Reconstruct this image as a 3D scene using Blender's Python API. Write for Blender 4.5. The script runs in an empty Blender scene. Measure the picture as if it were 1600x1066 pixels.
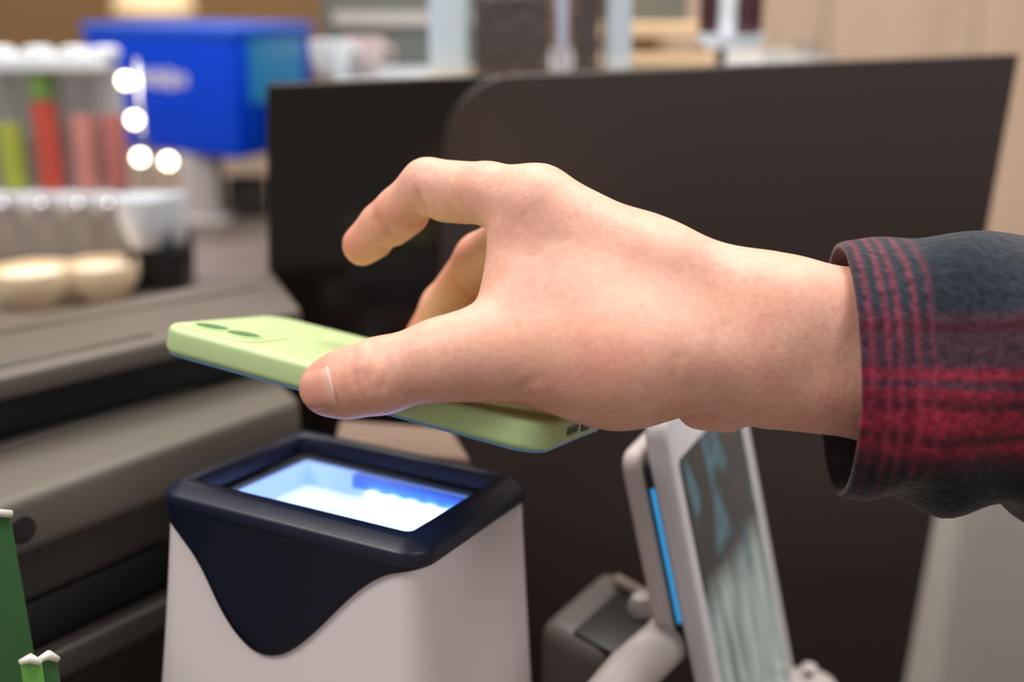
import bpy, bmesh, math, random
import numpy as np
from mathutils import Vector, Matrix
from mathutils.bvhtree import BVHTree

# ------------------------------------------------------------------ camera, world, lights, exposure
scene = bpy.context.scene
COL = scene.collection
FPX = 1800.0
PITCH = math.radians(17.0)
CAM = np.array([0.0, 0.0, 0.34])
RT = np.array([1.0, 0, 0])
UP = np.array([0, math.sin(PITCH), math.cos(PITCH)])
FW = np.array([0, math.cos(PITCH), -math.sin(PITCH)])

cd = bpy.data.cameras.new('camera')
cam = bpy.data.objects.new('camera', cd)
COL.objects.link(cam)
cam.location = CAM
cam.rotation_euler = (math.radians(90) - PITCH, 0, 0)
cd.sensor_width = 36.0
cd.lens = FPX / 1600.0 * 36.0
cd.clip_start = 0.02
cd.clip_end = 30
cd.dof.use_dof = True
cd.dof.focus_distance = 0.374
cd.dof.aperture_fstop = 4.0
scene.camera = cam

world = bpy.data.worlds.new('world')
scene.world = world
world.use_nodes = True
wb = world.node_tree.nodes['Background']
wb.inputs['Color'].default_value = (1.0, 0.95, 0.92, 1)
wb.inputs['Strength'].default_value = 0.32

def area(name, loc, target, size, power, color, size_y=None):
    l = bpy.data.lights.new(name, 'AREA')
    l.energy = power
    l.color = color
    l.shape = 'RECTANGLE'
    l.size = size
    l.size_y = size_y or size
    o = bpy.data.objects.new(name, l)
    COL.objects.link(o)
    o.location = loc
    d = Vector(target) - Vector(loc)
    o.rotation_euler = d.to_track_quat('-Z', 'Y').to_euler()
    return o

area('ceiling_light_main', (0.42, 0.42, 1.70), (0.05, 0.40, 0.2), 0.40, 16.5, (1.0, 0.95, 0.92), 0.5)
area('ceiling_light_left', (-1.05, 0.0, 1.75), (-0.1, 0.42, 0.2), 0.6, 24.0, (1.0, 0.95, 0.93), 0.6)
area('fill_light_front', (0.95, -0.45, 1.65), (0.05, 0.40, 0.15), 0.6, 7.0, (1.0, 0.95, 0.93), 0.6)  # added fill from an unseen source, lightens the scanner's right face
area('ceiling_light_rear', (-0.3, 1.5, 1.9), (-0.2, 1.2, 0.1), 0.9, 26.0, (1.0, 0.94, 0.87), 0.7)
area('ceiling_light_rear_right', (1.0, 1.3, 1.9), (0.7, 1.6, 0.1), 0.8, 14.0, (1.0, 0.94, 0.88), 0.6)

scene.view_settings.view_transform = 'Standard'
scene.view_settings.look = 'None'
scene.view_settings.gamma = 1.0
scene.view_settings.use_curve_mapping = False
scene.view_settings.exposure = 0.0

# ------------------------------------------------------------------ helpers
def ray(px, py):
    return RT * ((px - 800) / FPX) + UP * ((533 - py) / FPX) + FW

def at(px, py, d):
    return CAM + ray(px, py) * d

def atz(px, py, z):
    r = ray(px, py)
    return CAM + r * ((z - CAM[2]) / r[2])

def aty(px, py, y):
    r = ray(px, py)
    return CAM + r * ((y - CAM[1]) / r[1])

def srgb(r, g, b):
    f = lambda c: (c / 255 / 12.92) if c <= 10.3 else ((c / 255 + 0.055) / 1.055) ** 2.4
    return (f(r), f(g), f(b), 1.0)

MATS = {}
def mat(name, color, rough=0.5, metal=0.0, emis=None, estr=0.0, noise=None, bump=None, spec=0.5, trans=0.0, sss=0.0, alpha=1.0, coat=0.0):
    """plain principled material; noise=(scale, amount) colour mottling, bump=(scale, strength, distance)"""
    m = bpy.data.materials.new(name)
    m.use_nodes = True
    nt = m.node_tree
    b = nt.nodes['Principled BSDF']
    b.inputs['Base Color'].default_value = color
    b.inputs['Roughness'].default_value = rough
    b.inputs['Metallic'].default_value = metal
    b.inputs['Specular IOR Level'].default_value = spec
    b.inputs['Transmission Weight'].default_value = trans
    b.inputs['Coat Weight'].default_value = coat
    b.inputs['Alpha'].default_value = alpha
    if sss:
        b.inputs['Subsurface Weight'].default_value = sss
        b.inputs['Subsurface Scale'].default_value = 0.004
        b.inputs['Subsurface Radius'].default_value = (1.0, 0.35, 0.2)
    if emis:
        b.inputs['Emission Color'].default_value = emis
        b.inputs['Emission Strength'].default_value = estr
    tc = nt.nodes.new('ShaderNodeTexCoord')
    if noise:
        n = nt.nodes.new('ShaderNodeTexNoise')
        n.inputs['Scale'].default_value = noise[0]
        n.inputs['Detail'].default_value = 5
        nt.links.new(tc.outputs['Object'], n.inputs['Vector'])
        mx = nt.nodes.new('ShaderNodeMix')
        mx.data_type = 'RGBA'
        k = noise[1]
        mx.inputs[6].default_value = tuple(c * (1 - k) for c in color[:3]) + (1,)
        mx.inputs[7].default_value = tuple(min(1, c * (1 + k)) for c in color[:3]) + (1,)
        nt.links.new(n.outputs['Fac'], mx.inputs[0])
        nt.links.new(mx.outputs[2], b.inputs['Base Color'])
    if bump:
        n2 = nt.nodes.new('ShaderNodeTexNoise')
        n2.inputs['Scale'].default_value = bump[0]
        n2.inputs['Detail'].default_value = 3
        nt.links.new(tc.outputs['Object'], n2.inputs['Vector'])
        bp = nt.nodes.new('ShaderNodeBump')
        bp.inputs['Strength'].default_value = bump[1]
        bp.inputs['Distance'].default_value = bump[2]
        nt.links.new(n2.outputs['Fac'], bp.inputs['Height'])
        nt.links.new(bp.outputs['Normal'], b.inputs['Normal'])
    MATS[name] = m
    return m

def root_loc(o):
    while o.parent:
        o = o.parent
    return np.array(o.location)

def thing(name, loc, label, cat, group=None):
    o = bpy.data.objects.new(name, None)
    o.empty_display_size = 0.02
    COL.objects.link(o)
    o.location = tuple(loc)
    o['label'] = label
    o['category'] = cat
    if group:
        o['group'] = group
    return o

def tag(o, label=None, cat=None, group=None, kind=None):
    if label: o['label'] = label
    if cat: o['category'] = cat
    if group: o['group'] = group
    if kind: o['kind'] = kind
    return o

def mesh(name, V, F, m, parent=None, smooth=True, fix=True, auto=None):
    """V in world coordinates; linked under parent (parents are never rotated)"""
    V = np.asarray(V, float)
    off = root_loc(parent) if parent else np.zeros(3)
    me = bpy.data.meshes.new(name)
    me.from_pydata([tuple(v) for v in (V - off)], [], F)
    if fix:
        bm = bmesh.new()
        bm.from_mesh(me)
        bmesh.ops.recalc_face_normals(bm, faces=bm.faces)
        bm.to_mesh(me)
        bm.free()
    me.materials.append(m)
    for p in me.polygons:
        p.use_smooth = smooth
    o = bpy.data.objects.new(name, me)
    COL.objects.link(o)
    if parent:
        o.parent = parent
    return o

def from_bm(name, bm, M, m, parent=None, smooth=False):
    """bmesh in local coords, M = 4x4 to world"""
    V = np.array([list(M @ v.co) for v in bm.verts])
    bm.verts.index_update()
    F = [[v.index for v in f.verts] for f in bm.faces]
    bm.free()
    return mesh(name, V, F, m, parent, smooth)

def sharp(o, ang=35):
    me = o.data
    bm = bmesh.new()
    bm.from_mesh(me)
    for e in bm.edges:
        if len(e.link_faces) == 2 and e.calc_face_angle(0) > math.radians(ang):
            e.smooth = False
    bm.to_mesh(me)
    bm.free()
    for p in me.polygons:
        p.use_smooth = True
    return o

def frame(origin, ex, ey, ez):
    M = Matrix.Identity(4)
    for i in range(3):
        M[i][0], M[i][1], M[i][2], M[i][3] = ex[i], ey[i], ez[i], origin[i]
    return M

def nrm(v):
    v = np.asarray(v, float)
    return v / np.linalg.norm(v)

def rrect(hx, hy, r, n=6):
    """closed rounded-rectangle outline, counter-clockwise, starting at the lower right corner"""
    pts = []
    for cx, cy, a0 in ((hx - r, -hy + r, -90), (hx - r, hy - r, 0), (-hx + r, hy - r, 90), (-hx + r, -hy + r, 180)):
        for k in range(n + 1):
            a = math.radians(a0 + 90 * k / n)
            pts.append((cx + r * math.cos(a), cy + r * math.sin(a)))
    return pts

def loft(name, rings, m, parent=None, cap0=True, cap1=True, smooth=True, closed=True):
    n = len(rings[0])
    V = np.concatenate([np.asarray(r, float) for r in rings])
    F = []
    for i in range(len(rings) - 1):
        for j in range(n if closed else n - 1):
            k = (j + 1) % n
            F.append([i * n + j, i * n + k, (i + 1) * n + k, (i + 1) * n + j])
    if cap0: F.append(list(range(n))[::-1])
    if cap1: F.append([(len(rings) - 1) * n + j for j in range(n)])
    return mesh(name, V, F, m, parent, smooth)

def slab(name, M, outline, z0, z1, bev, m, parent=None, segs=3):
    """outline (list of xy) extruded z0..z1 with rounded upper and lower edges (edge radius bev)"""
    pts = np.array(outline, float)
    c = pts.mean(0)
    # inward offset through normals
    nx = np.roll(pts, -1, 0) - np.roll(pts, 1, 0)
    nrmls = np.c_[nx[:, 1], -nx[:, 0]]
    nrmls /= (np.linalg.norm(nrmls, axis=1)[:, None] + 1e-12)
    area2 = 0.5 * np.sum(pts[:, 0] * np.roll(pts[:, 1], -1) - np.roll(pts[:, 0], -1) * pts[:, 1])
    if area2 < 0: nrmls = -nrmls
    rings = []
    def ring(off, z):
        q = pts - nrmls * off
        return [list(M @ Vector((a, b, z))) for a, b in q]
    if bev > 0:
        for k in range(segs + 1):
            a = math.pi / 2 * k / segs
            rings.append(ring(bev * (1 - math.sin(a)), z0 + bev * (1 - math.cos(a))))
        for k in range(segs + 1):
            a = math.pi / 2 * k / segs
            rings.append(ring(bev * (1 - math.cos(a)), z1 - bev * (1 - math.sin(a))))
    else:
        rings = [ring(0, z0), ring(0, z1)]
    o = loft(name, rings, m, parent, smooth=True)
    return sharp(o, 40)

def rbox(name, M, hx, hy, z0, z1, r, bev, m, parent=None, n=5):
    return slab(name, M, rrect(hx, hy, max(r, 1e-4), n), z0, z1, bev, m, parent)

def quad_slab(name, P, thick, m, parent=None, bev=0.002):
    """4 world corner points (planar-ish) extruded along their normal by -thick, bevelled"""
    P = [np.asarray(p, float) for p in P]
    n = nrm(np.cross(P[1] - P[0], P[3] - P[0]))
    bm = bmesh.new()
    a = [bm.verts.new(p) for p in P]
    b = [bm.verts.new(p - n * thick) for p in P]
    bm.faces.new(a); bm.faces.new(b[::-1])
    for i in range(4):
        j = (i + 1) % 4
        bm.faces.new([a[j], a[i], b[i], b[j]])
    bmesh.ops.recalc_face_normals(bm, faces=bm.faces)
    if bev:
        bmesh.ops.bevel(bm, geom=list(bm.edges), offset=bev, segments=3, affect='EDGES', profile=0.5)
    return sharp(from_bm(name, bm, Matrix.Identity(4), m, parent), 30)

def lathe(name, prof, M, m, parent=None, n=24):
    rings = []
    for r, z in prof:
        rings.append([list(M @ Vector((max(r, 1e-5) * math.cos(2 * math.pi * k / n), max(r, 1e-5) * math.sin(2 * math.pi * k / n), z))) for k in range(n)])
    return sharp(loft(name, rings, m, parent), 40)

def tube(name, pts, r, m, parent=None, n=10):
    pts = [np.asarray(p, float) for p in pts]
    rings = []
    for i, p in enumerate(pts):
        t = nrm(pts[min(i + 1, len(pts) - 1)] - pts[max(i - 1, 0)])
        a = nrm(np.cross(t, [0.31, 0.2, 0.93] if abs(t[2]) < 0.9 else [1, 0, 0]))
        b = np.cross(t, a)
        rr = r[i] if isinstance(r, (list, tuple)) else r
        rings.append([p + rr * (a * math.cos(2 * math.pi * k / n) + b * math.sin(2 * math.pi * k / n)) for k in range(n)])
    return loft(name, rings, m, parent)

def T(x, y, z, rz=0.0):
    return Matrix.Translation((x, y, z)) @ Matrix.Rotation(rz, 4, 'Z')

# ------------------------------------------------------------------ materials
M_white = mat('white_plastic', srgb(226, 216, 217), 0.42, bump=(900, 0.06, 0.0004))
M_navy = mat('navy_plastic', srgb(14, 24, 46), 0.38, bump=(2600, 0.25, 0.0003))
M_navy_gloss = mat('navy_smooth_plastic', srgb(8, 15, 34), 0.36, noise=(1500, 0.25), spec=0.35)
M_black = mat('black_plastic', srgb(14, 13, 13), 0.45)
M_case = mat('green_silicone', srgb(181, 204, 145), 0.5, bump=(2000, 0.05, 0.0002), sss=0.05)
M_case_dark = mat('green_recess', srgb(132, 152, 104), 0.6)
M_lens = mat('lens_glass', srgb(84, 120, 76), 0.45, spec=0.3)
M_screen = mat('dark_screen_glass', srgb(34, 48, 66), 0.06, spec=0.8)
M_panel = mat('brown_panel', srgb(54, 44, 40), 0.33, noise=(6, 0.08))
M_panel_gloss = mat('dark_brown_gloss', srgb(24, 18, 15), 0.12, spec=0.35, noise=(4, 0.2))
M_taupe = mat('taupe_plastic', srgb(90, 83, 74), 0.55, noise=(60, 0.06), bump=(1500, 0.1, 0.0003))
M_taupe_dark = mat('dark_taupe_plastic', srgb(66, 60, 54), 0.55)
M_brown_dark = mat('dark_brown_plastic', srgb(52, 43, 38), 0.5)
M_green_card = mat('green_card', srgb(48, 96, 48), 0.6, noise=(40, 0.15))
M_green_tab = mat('bright_green_card', srgb(112, 178, 76), 0.6)
M_paper = mat('white_paper_edge', srgb(226, 222, 212), 0.8, noise=(300, 0.1))
M_grey = mat('grey_plastic', srgb(98, 91, 87), 0.4)
M_chrome = mat('chrome', srgb(220, 220, 225), 0.12, 1.0)
M_blue = mat('blue_machine', srgb(0, 70, 220), 0.5, spec=0.2)
M_lightgrey = mat('light_grey_metal', srgb(196, 188, 184), 0.45)
M_glass = mat('clear_plastic', (0.3, 0.32, 0.33, 1), 0.08, alpha=0.10, spec=0.6)
M_cream = mat('cream_ceramic', srgb(236, 214, 178), 0.35)
M_beige = mat('beige_laminate', srgb(205, 184, 164), 0.6)

# ------------------------------------------------------------------ the setting
def wood_mat(name, c1, c2, scale):
    m = mat(name, c1, 0.55)
    nt = m.node_tree
    b = nt.nodes['Principled BSDF']
    tc = nt.nodes.new('ShaderNodeTexCoord')
    mp = nt.nodes.new('ShaderNodeMapping')
    mp.inputs['Scale'].default_value = scale
    n = nt.nodes.new('ShaderNodeTexNoise')
    n.inputs['Scale'].default_value = 5
    n.inputs['Detail'].default_value = 6
    r = nt.nodes.new('ShaderNodeValToRGB')
    r.color_ramp.elements[0].position = 0.3
    r.color_ramp.elements[0].color = c1
    r.color_ramp.elements[1].position = 0.7
    r.color_ramp.elements[1].color = c2
    nt.links.new(tc.outputs['Object'], mp.inputs['Vector'])
    nt.links.new(mp.outputs['Vector'], n.inputs['Vector'])
    nt.links.new(n.outputs['Fac'], r.inputs['Fac'])
    nt.links.new(r.outputs['Color'], b.inputs['Base Color'])
    return m

M_wood = wood_mat('pale_wood', srgb(206, 180, 156), srgb(192, 164, 140), (3, 1, 0.4))
M_tan = wood_mat('tan_wall', srgb(138, 104, 62), srgb(126, 94, 56), (1, 1, 1))
M_floor = mat('grey_tile', srgb(176, 170, 162), 0.5, noise=(5, 0.06))
M_counter = mat('counter_laminate', srgb(112, 98, 86), 0.4, noise=(30, 0.08))

def setting(o):
    o['kind'] = 'structure'
    return o

YB = 2.0
floor = setting(mesh('floor', [(-2.2, -0.6, -0.9), (2.2, -0.6, -0.9), (2.2, YB, -0.9), (-2.2, YB, -0.9)], [[0, 1, 2, 3]], M_floor))
wall = setting(mesh('wall_back', [(-2.2, YB, -0.9), (2.2, YB, -0.9), (2.2, YB, 1.9), (-2.2, YB, 1.9)], [[0, 1, 2, 3]], M_tan))

# ------------------------------------------------------------------ code scanner
SC = np.array([-0.0600, 0.395, 0.1656])
S1 = np.array([0.8971, -0.4416, -0.0137])
S2 = np.array([0.4386, 0.8939, -0.0924])
SN = np.array([0.0531, 0.0769, 0.9956])
H1 = nrm([S1[0], S1[1], 0]); H2 = nrm([S2[0], S2[1], 0])
scanner = thing('code_scanner', (SC[0], SC[1], 0.0), 'white payment code scanner with navy top frame and glowing window', 'scanner')
SF = frame(SC, S1, S2, SN)

NS = 10
top_o = np.array(rrect(0.0540, 0.0416, 0.009, NS))
bot_o = np.array(rrect(0.0690, 0.0540, 0.022, NS))
BC = np.array([SC[0] - 0.006, SC[1] - 0.013, 0.0])
def body_ring(t, off=0.0):
    """outline of the scanner body at t (0 top, 1 table), moved outwards by off"""
    tt = t ** 1.15
    top = SC + np.outer(top_o[:, 0], S1) + np.outer(top_o[:, 1], S2) - SN * 0.003
    bot = BC + np.outer(bot_o[:, 0], H1) + np.outer(bot_o[:, 1], H2)
    P = top * (1 - tt) + bot * tt
    z = top[:, 2] * (1 - t) + bot[:, 2] * t
    P[:, 2] = z
    if off:
        d = np.roll(P, -1, 0) - np.roll(P, 1, 0)
        nn = np.c_[d[:, 1], -d[:, 0]]
        nn /= np.linalg.norm(nn, axis=1)[:, None] + 1e-9
        P[:, :2] += nn * off
    return P
body = loft('body', [body_ring(t) for t in np.linspace(0, 1, 22)], M_white, scanner, cap0=False)

def rim_ring(off, h):
    return [list(SF @ Vector((a, b, h))) for a, b in rrect(0.0558 - off, 0.0434 - off, max(0.0105 - off, 0.0030), 8)]
prof = [(0.004, -0.0080), (0.0004, -0.0080), (0, -0.0075), (0, -0.0040), (0.0003, -0.0032), (0.0009, -0.0026), (0.0050, 0.0003), (0.0056, 0.0006),
        (0.0064, 0.0007), (0.0096, 0.0005), (0.0102, 0.0002), (0.0108, -0.0006), (0.0116, -0.0065), (0.0116, -0.0078), (0.004, -0.0078)]
rings = [rim_ring(o, h) for o, h in prof]
rings.append(rings[0])
rim = sharp(loft('top_frame', rings, M_navy, scanner, False, False), 50)

# navy apron hanging from the frame over the front face
fx = np.array([-62, -54.5, -46, -35, -29, -23, -15, -8.6, -2, 5.4, 15, 23, 32, 41.4, 50, 56]) / 1000
fh = np.array([2, 5.5, 13, 22.5, 31.5, 40, 46.6, 49, 48.4, 44.6, 35.3, 25.9, 16.2, 9.0, 6.0, 5.2]) / 1000
per = []
n_o = len(top_o)
idx = list(range(33, 44)) + list(range(0, 22))       # left corner -> front face -> front corner -> right face
dense = []
base = np.vstack([top_o[33:44], top_o[0:22]])
seg = np.linalg.norm(np.diff(base, axis=0), axis=1)
cum = np.r_[0, np.cumsum(seg)]
ss = np.linspace(0, cum[-1], 150)
def resamp(ring):
    b3 = np.vstack([ring[33:44], ring[0:22]])
    return np.c_[[np.interp(ss, cum, b3[:, k]) for k in range(3)]].T
b2 = np.c_[np.interp(ss, cum, base[:, 0]), np.interp(ss, cum, base[:, 1])]
hl = np.where(b2[:, 1] < -0.0416 + 0.02, np.interp(b2[:, 0], fx, fh), 0.0052)
hl = np.where(b2[:, 0] > 0.0530, 0.0052, hl)
k5 = np.ones(7) / 7
hl = np.convolve(np.pad(hl, 3, mode='edge'), k5, 'valid')
NT = 40
hmax = 0.056
outer = np.array([resamp(body_ring(t, 0.0014)) for t in np.linspace(0, hmax / 0.163, NT)])
inner = np.array([resamp(body_ring(t, -0.0006)) for t in np.linspace(0, hmax / 0.163, NT)])
def samp(G, j, h):
    x = h / hmax * (NT - 1)
    i = min(int(x), NT - 2)
    return G[i, j] * (1 - (x - i)) + G[i + 1, j] * (x - i)
cols = []
for j in range(len(ss)):
    col = [samp(outer, j, f * (hl[j] - 0.0008)) for f in np.linspace(0.02, 1, 12)]
    col.append(samp(outer, j, hl[j]) * 0.65 + samp(inner, j, hl[j]) * 0.35)
    col.append(samp(inner, j, hl[j]))
    cols.append(col)
apron = loft('front_apron', [np.array(c) for c in cols], M_navy_gloss, scanner, False, False, closed=False)

# window: black bezel, lit white chamber with a bar of lamps, clear pane
def flat_frame(name, outer_r, inner_r, h0, h1, m, parent):
    rr = [[list(SF @ Vector((a, b, h))) for a, b in o] for o, h in ((outer_r, h0), (outer_r, h1), (inner_r, h1), (inner_r, h0))]
    rr.append(rr[0])
    return sharp(loft(name, rr, m, parent, False, False), 40)
flat_frame('window_bezel', rrect(0.0460, 0.0335, 0.003, 4), rrect(0.0405, 0.0285, 0.0016, 4), -0.0085, -0.0066, M_black, scanner)
M_cham = mat('chamber_white', srgb(205, 225, 255), 0.6, emis=srgb(120, 170, 255), estr=0.45)
M_diff = mat('light_diffuser', srgb(220, 235, 255), 0.5, emis=srgb(176, 192, 255), estr=1.35)
M_led = mat('white_lamp', (1, 1, 1, 1), 0.5, emis=srgb(205, 215, 255), estr=36)
M_bluebar = mat('blue_lamp_bar', srgb(40, 105, 205), 0.4, emis=srgb(20, 100, 255), estr=0.25)
cham = [[list(SF @ Vector((a, b, h))) for a, b in rrect(w, d, 0.0016, 3)] for w, d, h in ((0.0410, 0.0290, -0.0082), (0.0410, 0.0290, -0.0150), (0.0400, 0.0280, -0.0185))]
chamber = loft('light_chamber', cham, M_cham, scanner, False, False)
rbox('diffuser', SF, 0.0402, 0.0282, -0.0205, -0.0187, 0.002, 0.0, M_diff, chamber)
bar = rbox('lamp_bar', SF @ Matrix.Translation((0.010, 0.0268, 0)), 0.026, 0.0016, -0.0145, -0.0092, 0.0005, 0.0003, M_bluebar, chamber)
for k in range(5):
    rbox('lamp', SF @ Matrix.Translation((-0.006 + 0.0088 * k, 0.0244, 0)), 0.0022, 0.0009, -0.0160, -0.0147, 0.0008, 0.0003, M_led, chamber)
m_pane = mat('window_pane', (0.85, 0.93, 1, 1), 0.03, alpha=0.10, spec=0.6)
rbox('pane', SF, 0.0409, 0.0289, -0.0080, -0.0072, 0.0016, 0.0, m_pane, scanner)

# ------------------------------------------------------------------ phone in a green case
PC0 = np.array([-0.1259, 0.3912, 0.2272])
PU = nrm([0.9096, -0.4017, -0.1057]); PN = nrm([0.1808, 0.1537, 0.9714]); PV = np.cross(PN, PU)
L_, W_, H_ = 0.1495, 0.0745, 0.0098
PF = frame(PC0 + PU * L_ / 2 + PV * W_ / 2, PU, PV, PN)
phone = thing('phone', PC0 + PU * L_ / 2 + PV * W_ / 2 - PN * 0.011, 'smartphone in pale green case held above the scanner', 'phone')
case = slab('case', PF, rrect(L_ / 2, W_ / 2, 0.0115, 12), -H_, 0, 0.0024, M_case, phone, 6)
m_scr = mat('lit_screen', srgb(60, 90, 120), 0.05, emis=srgb(150, 205, 255), estr=0.10)
screen = slab('screen', PF, rrect(L_ / 2 - 0.0012, W_ / 2 - 0.0012, 0.0104, 12), -H_ - 0.0006, -H_ + 0.0008, 0.0003, m_scr, phone, 2)
def PL(u, v, h=0): return PF @ Matrix.Translation((u - L_ / 2, v - W_ / 2, h))
bump = rbox('camera_bump', PL(0.0200, 0.0192), 0.0160, 0.0158, -0.001, 0.0006, 0.0075, 0.0005, M_case, case, 8)
for (u, v) in ((0.0140, 0.0138), (0.0268, 0.0152)):
    ring = lathe('lens_ring', [(0.0071, 0.0004), (0.0070, 0.0010), (0.0064, 0.0012), (0.0060, 0.0010), (0.0058, 0.0003), (0.0058, 0.0001)], PL(u, v), M_case, case, 32)
    lathe('camera_lens', [(0.00001, 0.0008), (0.0056, 0.0008), (0.0059, 0.0004), (0.0059, 0.0)], PL(u, v), M_lens, case, 32)
# charging port and speaker slots on the end face
EF = frame(PC0 + PU * (L_ + 0.00002) - PN * 0.0052, PV, PN, PU)
def ES(v): return EF @ Matrix.Translation((v, 0, 0))
rbox('charging_port', ES(0.0430), 0.0052, 0.0022, -0.002, 0.0002, 0.0022, 0.0, M_black, phone, 8)
rbox('port_lip', ES(0.0430), 0.0030, 0.0008, -0.001, 0.0004, 0.0007, 0.0, M_grey, phone, 6)
for v0 in (0.0290, 0.0560):
    g = rbox('speaker_grille', ES(v0), 0.0060, 0.0017, -0.001, 0.0001, 0.0016, 0.0, M_case_dark, phone, 6)
    for k in range(6):
        rbox('speaker_hole', ES(v0 - 0.0045 + 0.0018 * k), 0.00055, 0.0012, -0.001, 0.0002, 0.0005, 0.0, M_black, g, 4)
#rbox('side_button', frame(PC0 + PU * 0.048 - PN * 0.0050, PU, PN, -PV), 0.010, 0.0014, -0.001, 0.0005, 0.0013, 0.0003, M_case, phone, 5)

# ------------------------------------------------------------------ hand (one continuous surface grown from a distance field)
VS = 0.0010
def J(px, py, d): return at(px, py, d)
LO = np.array([-0.095, 0.24, 0.13]); HI = np.array([0.215, 0.50, 0.345])
DIM = np.ceil((HI - LO) / VS).astype(int)
BIG = 0.04
def field(): return np.full(DIM, BIG, np.float32)
def smin(a, b, k):
    h = np.clip(0.5 + 0.5 * (b - a) / k, 0, 1)
    return b * (1 - h) + a * h - k * h * (1 - h)
def box_of(pts, rad, margin=0.016):
    p = np.array(pts)
    i0 = np.clip(np.floor((p.min(0) - rad - margin - LO) / VS).astype(int), 0, DIM)
    i1 = np.clip(np.ceil((p.max(0) + rad + margin - LO) / VS).astype(int), 0, DIM)
    return i0, i1
def grid(i0, i1):
    ax = [LO[k] + VS * np.arange(i0[k], i1[k], dtype=np.float32) for k in range(3)]
    return np.meshgrid(*ax, indexing='ij', sparse=True)
def cone(D, a, b, r1, r2, k, flat=None):
    """smooth-union a round cone a->b; flat=(axis vector, factor) squeezes the section along that axis"""
    a = np.asarray(a, float); b = np.asarray(b, float)
    i0, i1 = box_of([a, b], max(r1, r2))
    if (i1 <= i0).any(): return
    X, Y, Z = grid(i0, i1)
    ba = b - a; l2 = ba @ ba
    qx, qy, qz = X - a[0], Y - a[1], Z - a[2]
    t = np.clip((qx * ba[0] + qy * ba[1] + qz * ba[2]) / l2, 0, 1)
    qx, qy, qz = qx - t * ba[0], qy - t * ba[1], qz - t * ba[2]
    d2 = qx * qx + qy * qy + qz * qz
    if flat is not None:
        f, s = nrm(flat[0]), flat[1]
        c = qx * f[0] + qy * f[1] + qz * f[2]
        d2 = d2 + c * c * (1 / (s * s) - 1)
    d = np.sqrt(d2) - (r1 + (r2 - r1) * t)
    sl = tuple(slice(i0[n], i1[n]) for n in range(3))
    D[sl] = smin(D[sl], d.astype(np.float32), k) if k > 0 else np.minimum(D[sl], d)
mm = 0.001
palm = field()
def P_(*c): return J(*c)
W1 = P_(1235, 490, 0.368); W2 = P_(1235, 597, 0.372)
# forearm (two bones) and wrist
cone(palm, P_(1720, 532, 0.378), P_(1420, 510, 0.373), 20 * mm, 17 * mm, 6 * mm)
cone(palm, P_(1720, 605, 0.380), P_(1420, 600, 0.375), 20 * mm, 18.5 * mm, 6 * mm)
cone(palm, P_(1420, 508, 0.372), P_(1210, 496, 0.370), 17.3 * mm, 16.5 * mm, 12 * mm)
cone(palm, P_(1420, 598, 0.374), P_(1210, 588, 0.372), 19 * mm, 16.5 * mm, 12 * mm)
cone(palm, P_(1420, 545, 0.386), P_(1200, 540, 0.386), 17 * mm, 16 * mm, 12 * mm)
# metacarpals
cone(palm, P_(1210, 490, 0.370), P_(1010, 420, 0.372), 16.5 * mm, 14.5 * mm, 12 * mm)
cone(palm, P_(1010, 420, 0.372), P_(842, 324, 0.374), 14.5 * mm, 12.2 * mm, 10 * mm)
cone(palm, P_(1190, 520, 0.388), P_(868, 345, 0.396), 16 * mm, 12 * mm, 12 * mm)
cone(palm, P_(1190, 550, 0.400), P_(893, 385, 0.416), 15 * mm, 11.5 * mm, 12 * mm)
cone(palm, P_(1180, 580, 0.405), P_(915, 432, 0.434), 14 * mm, 10.5 * mm, 12 * mm)
# thenar mass, first metacarpal, web
cone(palm, P_(1150, 555, 0.368), P_(960, 560, 0.364), 16.5 * mm, 18.5 * mm, 12 * mm)
cone(palm, P_(1000, 545, 0.366), P_(870, 520, 0.366), 19 * mm, 16.5 * mm, 12 * mm)
cone(palm, P_(960, 575, 0.362), P_(760, 552, 0.363), 15.8 * mm, 13.2 * mm, 12 * mm)
cone(palm, P_(960, 490, 0.370), P_(850, 400, 0.374), 15 * mm, 12 * mm, 12 * mm)
cone(palm, P_(812, 385, 0.377), P_(806, 480, 0.370), 8.8 * mm, 9.2 * mm, 11 * mm)
cone(palm, P_(900, 470, 0.372), P_(830, 470, 0.372), 14 * mm, 10 * mm, 12 * mm)
# heel of the hand
cone(palm, P_(1135, 636, 0.382), P_(1095, 632, 0.384), 8.0 * mm, 8.0 * mm, 5 * mm)
cone(palm, P_(1120, 590, 0.402), P_(985, 545, 0.415), 14 * mm, 13 * mm, 12 * mm)
parts = []
def finger(pts, rads, k, kin=5 * mm, pads=()):
    D = palm.copy()
    f = field()
    for i in range(len(pts) - 1):
        cone(f, pts[i], pts[i + 1], rads[i], rads[i + 1], kin if i else 0)
    for a, b, r1, r2 in pads:                         # fleshy pads on the inner side, with creases between them
        cone(f, a, b, r1, r2, 1.0 * mm)
    parts.append(smin(palm, f, k))
# thumb
TH = [P_(770, 552, 0.362), P_(690, 562, 0.363), P_(592, 588, 0.3665), P_(540, 600, 0.369), P_(512, 606, 0.371)]
finger(TH, [13.2 * mm, 12.5 * mm, 11.7 * mm, 10.7 * mm, 9.1 * mm], 9 * mm, 4 * mm)
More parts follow.
